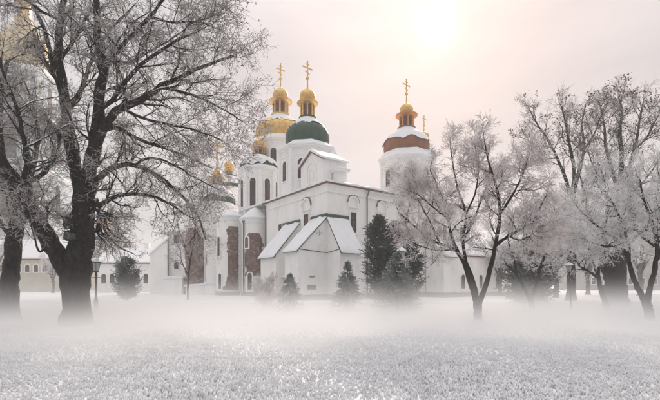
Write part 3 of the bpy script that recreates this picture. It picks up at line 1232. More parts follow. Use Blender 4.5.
# ---- apses with bare brick
def brick_patch(parent, cx, cy, r, a0, a1, z0, z1, seed, proud=0.035):
    """curved slab of exposed brickwork with a ragged edge"""
    rs = random.Random(seed)
    n, mz = 16, 40
    bm = bmesh.new()
    uvl = bm.loops.layers.uv.new('UVMap')
    grid = {}
    def walk():
        x_, o_ = rs.uniform(0, 0.08), []
        for _ in range(mz + 1):
            if rs.random() < 0.45:
                x_ = min(0.24, max(-0.04, x_ + rs.uniform(-0.13, 0.13)))
            o_.append(x_)
        return o_
    lo, hi = walk(), walk()
    for k in range(mz + 1):
        f = k / mz
        narrow = 0.0 if f < 0.8 else (f - 0.8) * 1.3
        b0 = a0 + (a1 - a0) * (lo[k] + narrow)
        b1 = a1 - (a1 - a0) * (hi[k] + narrow)
        for i in range(n + 1):
            a = b0 + (b1 - b0) * i / n
            z = z0 + (z1 - z0) * f
            rr = r + proud + rs.uniform(-0.012, 0.012)
            grid[k, i] = bm.verts.new((cx + rr * math.cos(a), cy + rr * math.sin(a), z))
    for k in range(mz):
        for i in range(n):
            q = [grid[k, i], grid[k, i + 1], grid[k + 1, i + 1], grid[k + 1, i]]
            f = bm.faces.new(q)
            for lp in f.loops:
                c = lp.vert.co
                lp[uvl].uv = (math.atan2(c.y - cy, c.x - cx) * r, c.z)
    ext = bmesh.ops.extrude_face_region(bm, geom=list(bm.faces))
    for g in ext['geom']:
        if isinstance(g, bmesh.types.BMVert):
            v = Vector((g.co.x - cx, g.co.y - cy))
            v = v.normalized() * (r - 0.05)
            g.co.x, g.co.y = cx + v.x, cy + v.y
    bm_obj('bare_brickwork', bm, BRICK, parent)


def apse(px, D, r, ztop, zroof, bricks, wins, seed):
    u_, v_ = loc_uv(px, D)
    bm = bmesh.new()
    lathe(bm, [(r, 0), (r, ztop)], 32, u_, v_)
    # join to the building behind
    box(bm, u_, u_ + 6, v_ - r * 0.98, v_ + r * 0.98, 0, ztop - 0.003)
    ap = cpart('apse', bm, PLASTER, True)
    bm = bmesh.new()
    lathe(bm, [(r + 0.003, ztop - 0.5), (r + 0.08, ztop - 0.45), (r + 0.08, ztop - 0.3), (r + 0.2, ztop - 0.1), (r + 0.2, ztop + 0.04)], 32, u_, v_)
    bm_obj('cornice', bm, PLAST2, ap, None, 0, True)
    bm = bmesh.new()
    lathe(bm, [(r + 0.34, ztop + 0.045), (r + 0.36, ztop + 0.22), (r * 0.8, ztop + 0.45 * (zroof - ztop)), (r * 0.4, ztop + 0.8 * (zroof - ztop)), (0.05, zroof)], 32, u_, v_)
    bm_obj('roof_snow', bm, SNOW, ap, None, 0, True)
    bm = bmesh.new()
    lathe(bm, [(r + 0.1, -0.2), (r + 0.1, 0.5)], 32, u_, v_)
    bm_obj('plinth', bm, PLINTH, ap)
    # angle (church-local) pointing at the camera
    cu, cv = -CX * math.cos(CANG) - CY * math.sin(CANG), CX * math.sin(CANG) - CY * math.cos(CANG)
    ac = math.atan2(cv - v_, cu - u_)
    for k, (d0, d1, z0, z1) in enumerate(bricks):
        brick_patch(ap, u_, v_, r, ac + R(d0), ac + R(d1), z0, z1, seed + k)
    for (dg, wd, z0, z1, arched) in wins:
        a = ac + R(dg)
        drum_window(ap, u_ + (r - 0.02) * math.cos(a), v_ + (r - 0.02) * math.sin(a), a, wd, z0, z1)
    return ap


apse(256, 53, 1.85, zz(221, 53), zz(207, 53), [(-46, 28, 2.6, 8.1)], [(-38, 0.55, 6.2, 7.6, 1), (-24, 0.6, 0.8, 3.0, 1)], 31)
apse(230, 56, 1.85, zz(219, 56), zz(209, 56), [(-30, 60, 0.7, 9.4)], [(-52, 0.55, 5.4, 8.0, 1), (-44, 0.5, 0.9, 3.0, 1)], 57)
apse(197, 60, 1.75, zz(215, 60), zz(206, 60), [(-70, 55, 1.0, 9.7)], [(62, 0.5, 6.5, 8.4, 1)], 71)
a_, b_ = loc_uv(243.5, 51.5)
downpipe(a_, b_, 9.4, (0, 0), 0.3, 0.10)
a_, b_ = loc_uv(268, 50.2)


def chunk(px0, px1, D, dep, z0, ztl, ztr, snow=0.2, m=None, name='annex'):
    """low block facing the camera side between two photo columns; sloping top"""
    u0, v0 = loc_uv(px0, D)
    u1, v1 = loc_uv(px1, D)
    dx, dy = u1 - u0, v1 - v0
    L = math.hypot(dx, dy)
    nx, ny = -dy / L * dep, dx / L * dep
    poly = [(u0, v0), (u1, v1), (u1 + nx, v1 + ny), (u0 + nx, v0 + ny)]
    bm = bmesh.new()
    prism(bm, poly, z0, [ztl, ztr, ztr, ztl])
    c = cpart(name, bm, m or PLASTER)
    ex, ey = dx / L * 0.18, dy / L * 0.18
    fx, fy = nx / dep * 0.18, ny / dep * 0.18
    po = [(u0 - ex - fx, v0 - ey - fy), (u1 + ex - fx, v1 + ey - fy), (u1 + nx + ex, v1 + ny + ey), (u0 + nx - ex, v0 + ny - ey)]
    bm = bmesh.new()
    s = (ztr - ztl) / L * 0.18
    prism(bm, po, [ztl - s + 0.004, ztr + s + 0.004, ztr + s + 0.004, ztl - s + 0.004], [ztl - s + snow, ztr + s + snow, ztr + s + snow, ztl - s + snow])
    bm_obj('roof_snow', bm, SNOW, c)
    return c


chunk(206, 222, 57.5, 3.0, 0, zz(252, 57.5), zz(246, 57.5), 0.3, name='buttress')
chunk(186, 205, 56.5, 2.2, 0, zz(286.5, 56.5), zz(285, 56.5), 0.25)
chunk(205.2, 221, 56.0, 2.2, 0, zz(284, 56), zz(283.5, 56), 0.3)
chunk(163, 182, 58, 2.5, 0, zz(279, 58), zz(278, 58), 0.35)
# projecting wing at the far end: wall, sloping snow roof, arched window
wing = chunk(150, 168, 63, 12, 0, zz(255, 63), zz(239.5, 63), 0.35, name='wing')
wing2 = chunk(168.2, 190, 63.5, 9, 0, zz(233, 63.5), zz(231, 63.5), 0.3, name='wing')
u_, v_ = loc_uv(176.5, 63.45)
u0, v0 = loc_uv(168, 63.5)
u1, v1 = loc_uv(190, 63.5)
an = math.atan2(v1 - v0, u1 - u0) - math.pi / 2
for (px, a, b) in ((176.5, 262, 236),):
    u_, v_ = loc_uv(px, 63.5)
    drum_window(wing2, u_, v_, an, 0.8, zz(243.5, 63.5), zz(235, 63.5))
    drum_window(wing2, u_, v_, an, 0.7, zz(269, 63.5), zz(262, 63.5))
u_, v_ = loc_uv(168.1, 63.0)
downpipe(u_, v_, zz(236, 63), (0, 0), 0.3, 0.10)


# ------------------------------------------------------------------ far buildings
def long_house(name, pxa, pxb, D, zeave, zridge, depth, label, wins, wall, base=0.0, rows=((1.2, 2.6),)):
    x0, x1 = (pxa - 330) / FPX * D, (pxb - 330) / FPX * D
    root = empty(name, ((x0 + x1) / 2, D, base))
    hw = (x1 - x0) / 2
    bm = bmesh.new()
    box(bm, -hw, hw, 0, depth, -0.3, zeave)
    wl = bm_obj('wall', bm, wall, root)
    bm = bmesh.new()
    A = [(-0.5, zeave - 0.15), (depth / 2, zridge), (depth + 0.5, zeave - 0.15), (depth + 0.5, zeave + 0.1), (depth / 2, zridge + 0.3), (-0.5, zeave + 0.1)]
    p0 = [bm.verts.new((-hw - 0.3, q, z)) for q, z in A]
    p1 = [bm.verts.new((hw + 0.3, q, z)) for q, z in A]
    bm.faces.new(p0)
    bm.faces.new(p1[::-1])
    for i in range(6):
        j = (i + 1) % 6
        bm.faces.new((p0[i], p1[i], p1[j], p0[j]))
    bm_obj('roof', bm, SNOW, root)
    bm = bmesh.new()
    for s in (-hw, hw):
        prism(bm, [(s - 0.05, 0.1), (s + 0.05, 0.1), (s + 0.05, depth - 0.1), (s - 0.05, depth - 0.1)], zeave - 0.2, zeave)
    box(bm, -hw - 0.2, hw + 0.2, -0.25, 0.02, zeave - 0.35, zeave - 0.2)
    bm_obj('eave', bm, CORN, root)
    bm = bmesh.new()
    box(bm, hw * 0.3, hw * 0.3 + 0.8, depth / 2 - 0.4, depth / 2 + 0.4, zeave, zridge + 1.2)
    bm_obj('chimney', bm, wall, root)
    for k in range(wins):
        x = -hw + 2 * hw * (k + 0.7) / (wins + 0.4)
        for (a, b) in rows:
            drum_window(root, x, 0, -math.pi / 2, 0.9, a, b)
    return tag(root, label, 'building')


long_house('house', -30, 68, 78, zz(258, 78), zz(238, 78), 12, 'long low cream house with snowy roof seen between two dark tree trunks', 11, CREAM, rows=((zz(272, 78), zz(264.5, 78)),))
long_house('house', 98, 152, 74, zz(262, 74), zz(247, 74), 10, 'low white outbuilding with snowy roof behind the rounded evergreen', 6, PLASTER, rows=((1.6, 3.4),))
long_house('house', 478, 545, 66, zz(246, 66), zz(228, 66), 12, 'grey plastered house with snowy roof behind the small forked trees', 7, GREYW, rows=((1.4, 3.2), (4.2, 5.6)))
long_house('house', 585, 700, 95, zz(262, 95), zz(246, 95), 12, 'distant grey house with snowy roof among frosted trees', 9, GREYW, rows=((1.4, 3.0),))


def gate_chapel():
    D = 92
    x, y, _ = ground(103.5, D)
    root = empty('gate_chapel', (x, y, 0))
    bm = bmesh.new()
    box(bm, -2.4, 2.4, -2.4, 2.4, 0, zz(241, D))
    bm_obj('wall', bm, PLASTER, root)
    bm = bmesh.new()
    lathe(bm, [(3.9, zz(241, D)), (3.7, zz(240, D)), (2.3, zz(236.5, D)), (1.3, zz(233, D))], 4, 0, 0, math.pi / 4)
    bm_obj('roof', bm, GREEN, root)
    bm = bmesh.new()
    lathe(bm, [(2.9, zz(238.6, D) + 0.1), (1.9, zz(235.6, D) + 0.15), (1.25, zz(233.5, D) + 0.1)], 4, 0, 0, math.pi / 4)
    bm_obj('roof_snow', bm, SNOW, root)
    z = zz(233, D)
    bm = bmesh.new()
    lathe(bm, [(1.1, z - 0.3), (1.1, z + 0.9), (1.3, z + 1.0)], 8)
    bm_obj('drum', bm, PLASTER, root)
    bm = bmesh.new()
    lathe(bm, interp_profile([(1.0, z + 1.0), (1.45, z + 1.7), (1.3, z + 2.5), (0.5, z + 3.2), (0.15, z + 4.0)], 3), 16)
    bm_obj('onion', bm, GOLD, root, None, 0, True)
    cross(root, 0, 0, z + 3.9, 2.0, 0.4)
    for a in (-2.4,):
        drum_window(root, 0, a, -math.pi / 2, 1.0, 7, 9)
    tag(root, 'small white chapel with green roof and golden onion seen behind the street lamp', 'chapel')


gate_chapel()


def turret():
    D = 84
    x, y, _ = ground(126, D)
    root = empty('turret', (x, y, 0))
    bm = bmesh.new()
    lathe(bm, [(1.3, 0), (1.3, zz(252, D)), (1.6, zz(251, D))], 8)
    bm_obj('wall', bm, PLASTER, root)
    bm = bmesh.new()
    lathe(bm, interp_profile([(1.7, zz(251, D)), (1.2, zz(249, D)), (0.5, zz(246.5, D)), (0.1, zz(242, D))], 3), 12)
    bm_obj('spire', bm, GREEN, root, None, 0, True)
    tag(root, 'slim white turret with dark pointed spire above the outbuilding roof', 'turret')


turret()


def bell_tower():
    D = 112.0
    x, y, _ = ground(24, D)
    root = empty('bell_tower', (x, y, 0), R(14))
    tiers = [(9.5, 0, 16), (8.3, 16, 32), (7.2, 32, 47), (6.3, 47, 59.5)]
    for r, a, b in tiers:
        bm = bmesh.new()
        box(bm, -r, r, -r, r, a, b - 0.9)
        t = bm_obj('tier', bm, BELLW, root)
        bm = bmesh.new()
        box(bm, -r - 0.5, r + 0.5, -r - 0.5, r + 0.5, b - 0.9, b - 0.35)
        box(bm, -r - 0.9, r + 0.9, -r - 0.9, r + 0.9, b - 0.35, b)
        bm_obj('cornice', bm, PLAST2, t)
        bm = bmesh.new()
        box(bm, -r - 0.9, r + 0.9, -r - 0.9, r + 0.9, b + 0.003, b + 0.3)
        bm_obj('ledge_snow', bm, SNOW, t)
        for sx in (-1, 1):
            for k in (0.62, 0.92):
                bm = bmesh.new()
                lathe(bm, [(0.55, a + 0.6), (0.42, a + 1), (0.38, b - 1.6), (0.6, b - 0.95)], 10, sx * r * k, -r - 0.25)
                bm_obj('column', bm, PLAST2, t)
        drum_window(t, 0, -r, -math.pi / 2, 3.0, a + 2.5, b - 2.6)
        drum_window(t, r, 0, 0, 3.0, a + 2.5, b - 2.6)
    bm = bmesh.new()
    lathe(bm, interp_profile([(6.3, 59.8), (6.9, 62), (6.8, 65), (6.0, 68), (4.4, 70.8), (2.8, 73), (2.0, 75)], 4), 32)
    bm_obj('dome', bm, mat('hazed_gilding', (0.60, 0.47, 0.24), 0.5, metal=0.6, color2=(0.46, 0.36, 0.20), vscale=0.4), root, None, 0, True)  # gilding made paler and duller in its colour to imitate distance haze
    bm = bmesh.new()
    lathe(bm, [(1.9, 75), (2.3, 75.3), (1.7, 75.6), (1.6, 79.5), (2.5, 80), (1.6, 80.4)], 16)
    bm_obj('lantern', bm, GOLD, root, None, 0, True)
    bm = bmesh.new()
    lathe(bm, interp_profile([(1.3, 80.4), (2.1, 81.8), (1.8, 83.5), (0.5, 85), (0.2, 86.5)], 3), 16)
    bm_obj('onion', bm, GOLD, root, None, 0, True)
    cross(root, 0, 0, 86, 5, 0.3)
    tag(root, 'tall pale bell tower with large golden dome behind the bare trees', 'bell tower')


bell_tower()


# ------------------------------------------------------------------ path and snow banks
def strip(name, pts_a, pts_b, z, m, n=80, jit=0.06):
    A = smooth_line([(x, y, 0) for x, y in pts_a], n)
    B = smooth_line([(x, y, 0) for x, y in pts_b], n)
    A[:, :2] += rng.normal(0, jit, (n, 2))
    B[:, :2] += rng.normal(0, jit, (n, 2))
    V = np.concatenate([A, B])
    V[:, 2] = z
    i = np.arange(n - 1)
    F = np.stack([i, i + 1, n + i + 1, n + i], 1)
    return link(name, mesh_np(name, V, F, np.full(len(F), 4)), m)


structure(strip('path', [(-40, 32.5), (-15, 31.2), (0, 30.2), (14, 29.8), (26, 31), (45, 37)], [(-40, 36.0), (-15, 34.4), (0, 33.2), (14, 32.8), (26, 34.6), (45, 41)], 0.03, PATH))


def bank(name, pts, label, h=0.28, wd=0.55, n=260):
    c = smooth_line([(x, y, 0) for x, y in pts], n)
    prof = np.array([(-1, -0.3), (-0.75, 0.35), (-0.35, 0.85), (0, 1), (0.4, 0.8), (0.8, 0.3), (1, -0.3)])
    T = np.gradient(c, axis=0)
    N_ = unit(np.stack([-T[:, 1], T[:, 0], 0 * T[:, 0]], 1))
    hh = h * np.clip(0.7 + 0.35 * np.sin(np.arange(n) * 0.7) * np.sin(np.arange(n) * 0.23) + rng.normal(0, 0.18, n), 0.15, 1.6)
    V = c[:, None, :] + N_[:, None, :] * (prof[:, 0] * wd)[None, :, None]
    V = V + rng.normal(0, 0.03, V.shape)
    V[:, :, 2] = prof[:, 1][None] * hh[:, None]
    m = len(prof)
    i = np.arange((n - 1) * m).reshape(n - 1, m)[:, :-1].ravel()
    F = np.stack([i, i + 1, i + m + 1, i + m], 1)
    o = link(name, mesh_np(name, V.reshape(-1, 3), F, np.full(len(F), 4)), SNOW)
    return tag(o, label, 'snow bank')


bank('snow_bank', [(-40, 36.4), (-15, 34.8), (0, 33.6), (14, 33.2), (26, 35), (45, 41.4)], 'lumpy snow bank ploughed along the church side of the path')
bank('snow_bank', [(-40, 32.1), (-15, 30.8), (0, 29.8), (14, 29.4), (26, 30.6), (45, 36.6)], 'low snow bank along the lawn side of the path', 0.16, 0.45)


# ------------------------------------------------------------------ street lamps
def street_lamp(px, D, ztop, label, tilt=0.0, sc=1.0):
    ztop = ztop / sc
    root = empty('street_lamp', ground(px, D))
    root.rotation_euler.y = tilt
    root.scale = (sc, sc, sc)
    hb = ztop - 0.85
    bm = bmesh.new()
    lathe(bm, [(0.17, -0.1), (0.17, 0.18), (0.12, 0.25), (0.11, 0.75), (0.075, 0.85), (0.06, 1.0), (0.045, hb - 0.2), (0.07, hb - 0.15), (0.045, hb - 0.05), (0.045, hb + 0.05)], 12)
    bm_obj('post', bm, IRON, root, None, 0, True)
    bm = bmesh.new()
    tube_bm(bm, [(-0.24, 0, hb - 0.28), (0.24, 0, hb - 0.28)], 0.018, 6)
    bm_obj('ladder_bar', bm, IRON, root)
    bm = bmesh.new()
    lathe(bm, [(0.13, hb + 0.05), (0.23, hb + 0.52)], 6)
    bm_obj('lantern_glass', bm, LAMPG, root)
    bm = bmesh.new()
    lathe(bm, [(0.15, hb), (0.15, hb + 0.06)], 6)
    for i in range(6):
        a = math.pi / 3 * i
        tube_bm(bm, [(0.135 * math.cos(a), 0.135 * math.sin(a), hb + 0.04), (0.24 * math.cos(a), 0.24 * math.sin(a), hb + 0.53)], 0.014, 4)
    lathe(bm, [(0.29, hb + 0.52), (0.29, hb + 0.56), (0.12, hb + 0.70), (0.05, hb + 0.74), (0.05, hb + 0.80), (0.01, ztop)], 6)
    bm_obj('lantern_frame', bm, IRON, root)
    bm = bmesh.new()
    lathe(bm, [(0.30, hb + 0.565), (0.31, hb + 0.62), (0.24, hb + 0.71), (0.12, hb + 0.79), (0.02, hb + 0.83)], 12)
    bm_obj('snow_cap', bm, SNOW, root, None, 0, True)
    return tag(root, label, 'street lamp', 'lantern street lamps in the churchyard')


street_lamp(96, 22, zz(257, 22), 'black lantern street lamp beside the thick trunk of the large old tree')
street_lamp(401.5, 24.5, zz(247, 24.5), 'snow-capped lantern street lamp rising behind the tall frosted spruce by the church')
street_lamp(571.5, 22.0, zz(262, 22.0), 'slim lantern street lamp among frosted trees beside the path', R(-3.0), 0.68)


# ------------------------------------------------------------------ trees
def LV(n, ln, ang, r, seg, **kw):
    dct = dict(n=n, len=ln, ang=ang, r=r, seg=seg)
    dct.update(kw)
    return dct


def poly(D, *pts):
    """(px, py[, depth offset]) points -> world"""
    return [pix(p[0], p[1], D + (p[2] if len(p) > 2 else 0)) for p in pts]


# 1. large old tree
D = 16.0
b0 = np.array(ground(77, D))
limbs = [
    ([b0, *poly(D, (77, 290), (79, 262), (82, 235), (84, 205), (88, 178))], 0.53, 0.36),
    (poly(D, (76, 312), (70, 284), (61, 260, -.1), (48, 238, -.3), (36, 216, -.5), (22, 190, -.8), (4, 166, -1.2), (-14, 142, -1.6)), 0.38, 0.19),
    (poly(D, (84, 205), (78, 180, .1), (70, 144, .3), (64, 98, .5), (58, 50, .6), (62, 15, .7), (70, -40, .8)), 0.34, 0.12),
    (poly(D, (64, 98, .5), (54, 70, .8), (45, 32, 1.2), (28, -4, 1.6), (10, -30, 2)), 0.17, 0.06),
    (poly(D, (87, 182), (92, 155), (98, 127, -.2), (99, 95, -.5), (104, 68, -.6), (98, 38, -.9), (96, 0, -1.1), (90, -40, -1.3)), 0.34, 0.10),
    (poly(D, (103, 70, -.6), (113, 57, -.9), (125, 42, -1.3), (149, 17, -2), (170, -10, -2.5)), 0.15, 0.05),
    (poly(D, (90, 160), (106, 124, -.4), (122, 108, -.8), (141, 99, -1.1), (162, 86, -1.4), (188, 73, -1.6), (215, 62, -1.7), (234, 55, -1.7)), 0.24, 0.035),
    (poly(D, (103, 130, -.4), (118, 128, .4), (140, 140, 1), (165, 148, 1.5), (190, 158, 2), (212, 168, 2.3)), 0.14, 0.03),
    (poly(D, (92, 185), (112, 168, .4), (135, 165, .9), (158, 176, 1.3), (178, 192, 1.6), (197, 214, 1.8), (206, 240, 1.9)), 0.17, 0.035),
    (poly(D, (86, 215), (100, 205, -.5), (118, 196, -1), (140, 194, -1.5), (165, 201, -1.9), (184, 214, -2.2)), 0.15, 0.03),
    (poly(D, (99, 110, -.3), (112, 100, -1), (128, 78, -1.8), (150, 58, -2.4), (178, 40, -3), (205, 28, -3.3)), 0.13, 0.03),
    (poly(D, (66, 110, .4), (82, 88, 1.2), (92, 60, 1.8), (110, 30, 2.4), (135, 5, 3)), 0.13, 0.04),
    (poly(D, (160, 87, -1.4), (182, 92, -1.8), (205, 100, -2.2), (228, 112, -2.4), (243, 122, -2.5)), 0.07, 0.02),
    (poly(D, (122, 108, -.8), (142, 118, -1.6), (168, 124, -2.2), (195, 130, -2.6), (222, 140, -2.8)), 0.085, 0.02),
    (poly(D, (48, 240, -.3), (40, 252, -.8), (34, 236, -1.3), (28, 210, -1.8)), 0.07, 0.02),
    (poly(D, (22, 190, -.8), (26, 160, -1.2), (20, 120, -1.6), (8, 85, -2.0), (-6, 50, -2.4)), 0.13, 0.035),
    (poly(D, (70, 144, .3), (52, 128, .9), (36, 118, 1.4), (20, 96, 1.8), (8, 78, 2.2)), 0.10, 0.025),
    (poly(D, (60, 60, .6), (74, 40, 0), (86, 18, -.4), (100, -10, -.7)), 0.10, 0.04),
    (poly(D, (149, 17, -2), (172, 22, -2.4), (198, 22, -2.8), (222, 30, -3)), 0.06, 0.02),
    (poly(D, (95, 200), (100, 214, .4), (97, 232, .6), (101, 226, 1.0)), 0.17, 0.05),
    (poly(D, (60, 20, .7), (40, 10, .2), (20, -4, -.3), (0, -8, -.8)), 0.09, 0.03),
    (poly(D, (112, 60, -.9), (130, 62, -.2), (152, 50, .4), (176, 36, .9), (196, 20, 1.2)), 0.08, 0.02),
    (poly(D, (135, 165, .9), (150, 158, .2), (172, 164, -.3), (196, 178, -.7), (220, 190, -.9)), 0.07, 0.02),
]
limbs = [l if k < 2 else (l[0], l[1] * (0.74 if l[1] < 0.3 else 0.80), l[2] * 0.8) for k, l in enumerate(limbs)]
tree('old_tree', b0, limbs, [
    LV(12, 1.7, 48, 0.055, 6, t0=0.12, wander=0.20, up=0.06, sides=5, rr=0.5, wood=True, snow=1.05, zmin=3.2),
    LV(8, 0.85, 46, 0.022, 5, t0=0.15, wander=0.22, up=0.0, sides=3, rr=0.6, snow=1.1, wood=True, zmin=2.9),
    LV(6, 0.42, 44, 0.0115, 3, t0=0.12, wander=0.27, up=-0.03, rmin=0.007, zmin=2.6),
    LV(3, 0.17, 42, 0.0085, 1, t0=0.25, wander=0.25, up=0.0, rmin=0.007, zmin=2.5),
], 'huge old tree with leaning double trunk and snow-dusted branches', leaf=LEAFF, leafn=10000, leafsize=0.036, sides=22, wob=0.045)

# 2. tree at the edge
D = 17.5
b0 = np.array(ground(10, D))
limbs = [
    ([b0, *poly(D, (10, 290), (12, 262), (15, 235), (21, 205), (26, 182))], 0.36, 0.24),
    (poly(D, (24, 190), (33, 165, .4), (38, 135, .8), (33, 105, 1.1), (24, 80, 1.4)), 0.16, 0.03),
    (poly(D, (18, 215), (8, 190, -.3), (2, 160, -.7), (-2, 120, -1.2), (2, 85, -1.6), (8, 60, -1.9)), 0.24, 0.05),
    (poly(D, (26, 182), (36, 178, -.4), (48, 168, -.9), (58, 150, -1.3), (60, 128, -1.6)), 0.12, 0.03),
    (poly(D, (30, 170, .2), (28, 150, .7), (20, 135, 1.3), (12, 118, 1.8)), 0.10, 0.025),
    (poly(D, (14, 240), (0, 222, .6), (-14, 205, 1.2), (-30, 190, 1.8)), 0.13, 0.04),
    (poly(D, (20, 206), (30, 202, .6), (42, 205, 1.1), (52, 215, 1.5)), 0.07, 0.02),
]
tree('old_tree', b0, limbs, [
    LV(9, 1.3, 46, 0.045, 5, t0=0.2, wander=0.2, up=0.05, sides=5, wood=True, snow=0.8, zmin=3),
    LV(8, 0.7, 46, 0.019, 4, t0=0.15, wander=0.22, snow=0.5, zmin=2.6),
    LV(7, 0.36, 44, 0.0105, 3, t0=0.15, wander=0.24, rmin=0.006, zmin=2.4),
    LV(3, 0.16, 42, 0.0085, 1, t0=0.25, rmin=0.007, zmin=2.4),
], 'dark-trunked tree with a straight bare bole beside the huge old tree', sides=12, wob=0.04)

# 3. forked frosted tree in front of the church's low gallery
D = 17.4
b0 = np.array(ground(478, D))
limbs = [
    ([b0, *poly(D, (478, 312), (477.5, 302))], 0.20, 0.18),
    (poly(D, (477, 306), (471, 285), (464, 264, .1), (456, 250, .2), (440, 244, .4), (426, 236, .7), (412, 224, 1), (400, 214, 1.2)), 0.13, 0.03),
    (poly(D, (477, 304, .05), (474, 283, .2), (466, 262, .4), (463, 240, .6), (466, 215, .7), (458, 190, .8), (452, 160, .9), (450, 140, 1)), 0.115, 0.02),
    (poly(D, (479, 303), (486, 284, -.1), (492, 262, -.3), (496, 240, -.5), (500, 214, -.7), (496, 186, -.9), (488, 160, -1), (484, 138, -1.1)), 0.145, 0.02),
    (poly(D, (495, 246, -.4), (508, 236, -.8), (522, 228, -1.2), (536, 214, -1.5), (546, 196, -1.8)), 0.085, 0.02),
    (poly(D, (464, 264, .1), (452, 238, -.4), (448, 218, -.8), (440, 192, -1.2), (430, 170, -1.5)), 0.08, 0.02),
    (poly(D, (463, 240, .6), (474, 220, 1.1), (482, 198, 1.5), (492, 178, 1.8), (504, 160, 2)), 0.07, 0.018),
    (poly(D, (500, 214, -.7), (512, 196, -1.2), (522, 176, -1.6), (528, 158, -1.9)), 0.065, 0.018),
    (poly(D, (440, 244, .4), (430, 222, .9), (418, 200, 1.3), (410, 184, 1.6), (404, 174, 1.8)), 0.055, 0.016),
    (poly(D, (448, 218, -.8), (434, 208, -1.3), (420, 196, -1.7), (408, 190, -2)), 0.05, 0.016),
    (poly(D, (466, 215, .7), (476, 190, .3), (478, 164, 0), (474, 142, -.2)), 0.05, 0.016),
    (poly(D, (452, 250, .2), (436, 250, -.4), (420, 246, -.9), (406, 240, -1.3)), 0.045, 0.015),
    (poly(D, (508, 236, -.8), (520, 240, -1.3), (530, 236, -1.7), (541, 226, -2.0)), 0.04, 0.015),
]
FL = [
    LV(11, 1.05, 48, 0.034, 5, t0=0.3, wander=0.2, up=0.06, sides=4, wood=True, snow=0.7, zmin=3.0),
    LV(8, 0.62, 48, 0.015, 4, t0=0.1, wander=0.24, snow=1.0, wood=True, zmin=2.7),
    LV(8, 0.34, 46, 0.011, 3, t0=0.1, wander=0.26, up=-0.02, rmin=0.0085, zmin=2.5),
    LV(3, 0.16, 46, 0.0105, 1, t0=0.2, wander=0.2, rmin=0.0085, zmin=2.4),
]
limbs = [(l[0], l[1] * 0.86, l[2]) for l in limbs]
tree('frosted_tree', b0, limbs, FL, 'forked frost-covered tree spreading in front of the church gallery', twig=TWIGR, sides=10, group='frosted trees')

# 4. small Y-shaped tree
D = 22.6
b0 = np.array(ground(532, D))
limbs = [
    ([b0, *poly(D, (532, 306), (530, 299))], 0.19, 0.15),
    (poly(D, (530, 301), (524, 288), (516, 274, .2), (506, 264, .4), (498, 252, .6), (492, 236, .8)), 0.10, 0.02),
    (poly(D, (531, 300), (536, 284), (540, 268, -.2), (546, 252, -.4), (552, 236, -.6), (560, 218, -.8)), 0.10, 0.02),
    (poly(D, (516, 274, .2), (514, 258, -.3), (508, 240, -.7), (510, 222, -1)), 0.06, 0.015),
    (poly(D, (536, 284), (530, 266, .4), (526, 246, .8), (528, 226, 1.2)), 0.06, 0.015),
    (poly(D, (540, 268, -.2), (554, 262, .4), (566, 252, .8), (574, 240, 1.2)), 0.05, 0.015),
]
tree('frosted_tree', b0, limbs, [
    LV(10, 1.0, 48, 0.03, 4, t0=0.25, wander=0.2, up=0.05, sides=4, wood=True, snow=0.7, zmin=2.3),
    LV(8, 0.6, 48, 0.016, 3, t0=0.1, wander=0.24, snow=1.0, wood=True, zmin=2),
    LV(8, 0.34, 46, 0.011, 3, t0=0.1, wander=0.26, rmin=0.009, zmin=2),
    LV(3, 0.16, 46, 0.009, 1, t0=0.2, rmin=0.008, zmin=2),
], 'small Y-shaped frosted tree standing in the open snow before the dark bush', twig=TWIGL, group='frosted trees')

# 5. tree with a V fork at the edge
D = 17.0
b0 = np.array(ground(650, D))
limbs = [
    ([b0, *poly(D, (649, 312), (646, 304))], 0.2, 0.17),
    (poly(D, (646, 306), (640, 292), (634, 280, .1), (629, 262, .2), (622, 246, .4), (606, 232, .8), (592, 222, 1.1), (578, 208, 1.4)), 0.12, 0.025),
    (poly(D, (647, 305), (650, 288, -.1), (655, 268, -.2), (657, 246, -.3), (652, 222, -.5), (644, 200, -.7), (640, 180, -.9)), 0.13, 0.025),
    (poly(D, (655, 262, -.2), (666, 244, -.5), (680, 226, -.8), (692, 205, -1)), 0.09, 0.02),
    (poly(D, (629, 262, .2), (628, 240, -.3), (620, 218, -.7), (610, 198, -1)), 0.07, 0.02),
    (poly(D, (655, 246, -.3), (642, 236, .3), (634, 222, .8), (630, 204, 1.2)), 0.07, 0.02),
    (poly(D, (622, 246, .4), (606, 246, 0), (590, 242, -.4), (576, 234, -.8)), 0.05, 0.016),
    (poly(D, (657, 240, -.3), (666, 214, .2), (664, 190, .5), (658, 172, .8)), 0.07, 0.02),
]
tree('frosted_tree', b0, limbs, FL, 'frosted tree with low V fork and long branches reaching over the path', twig=TWIGL, group='frosted trees')

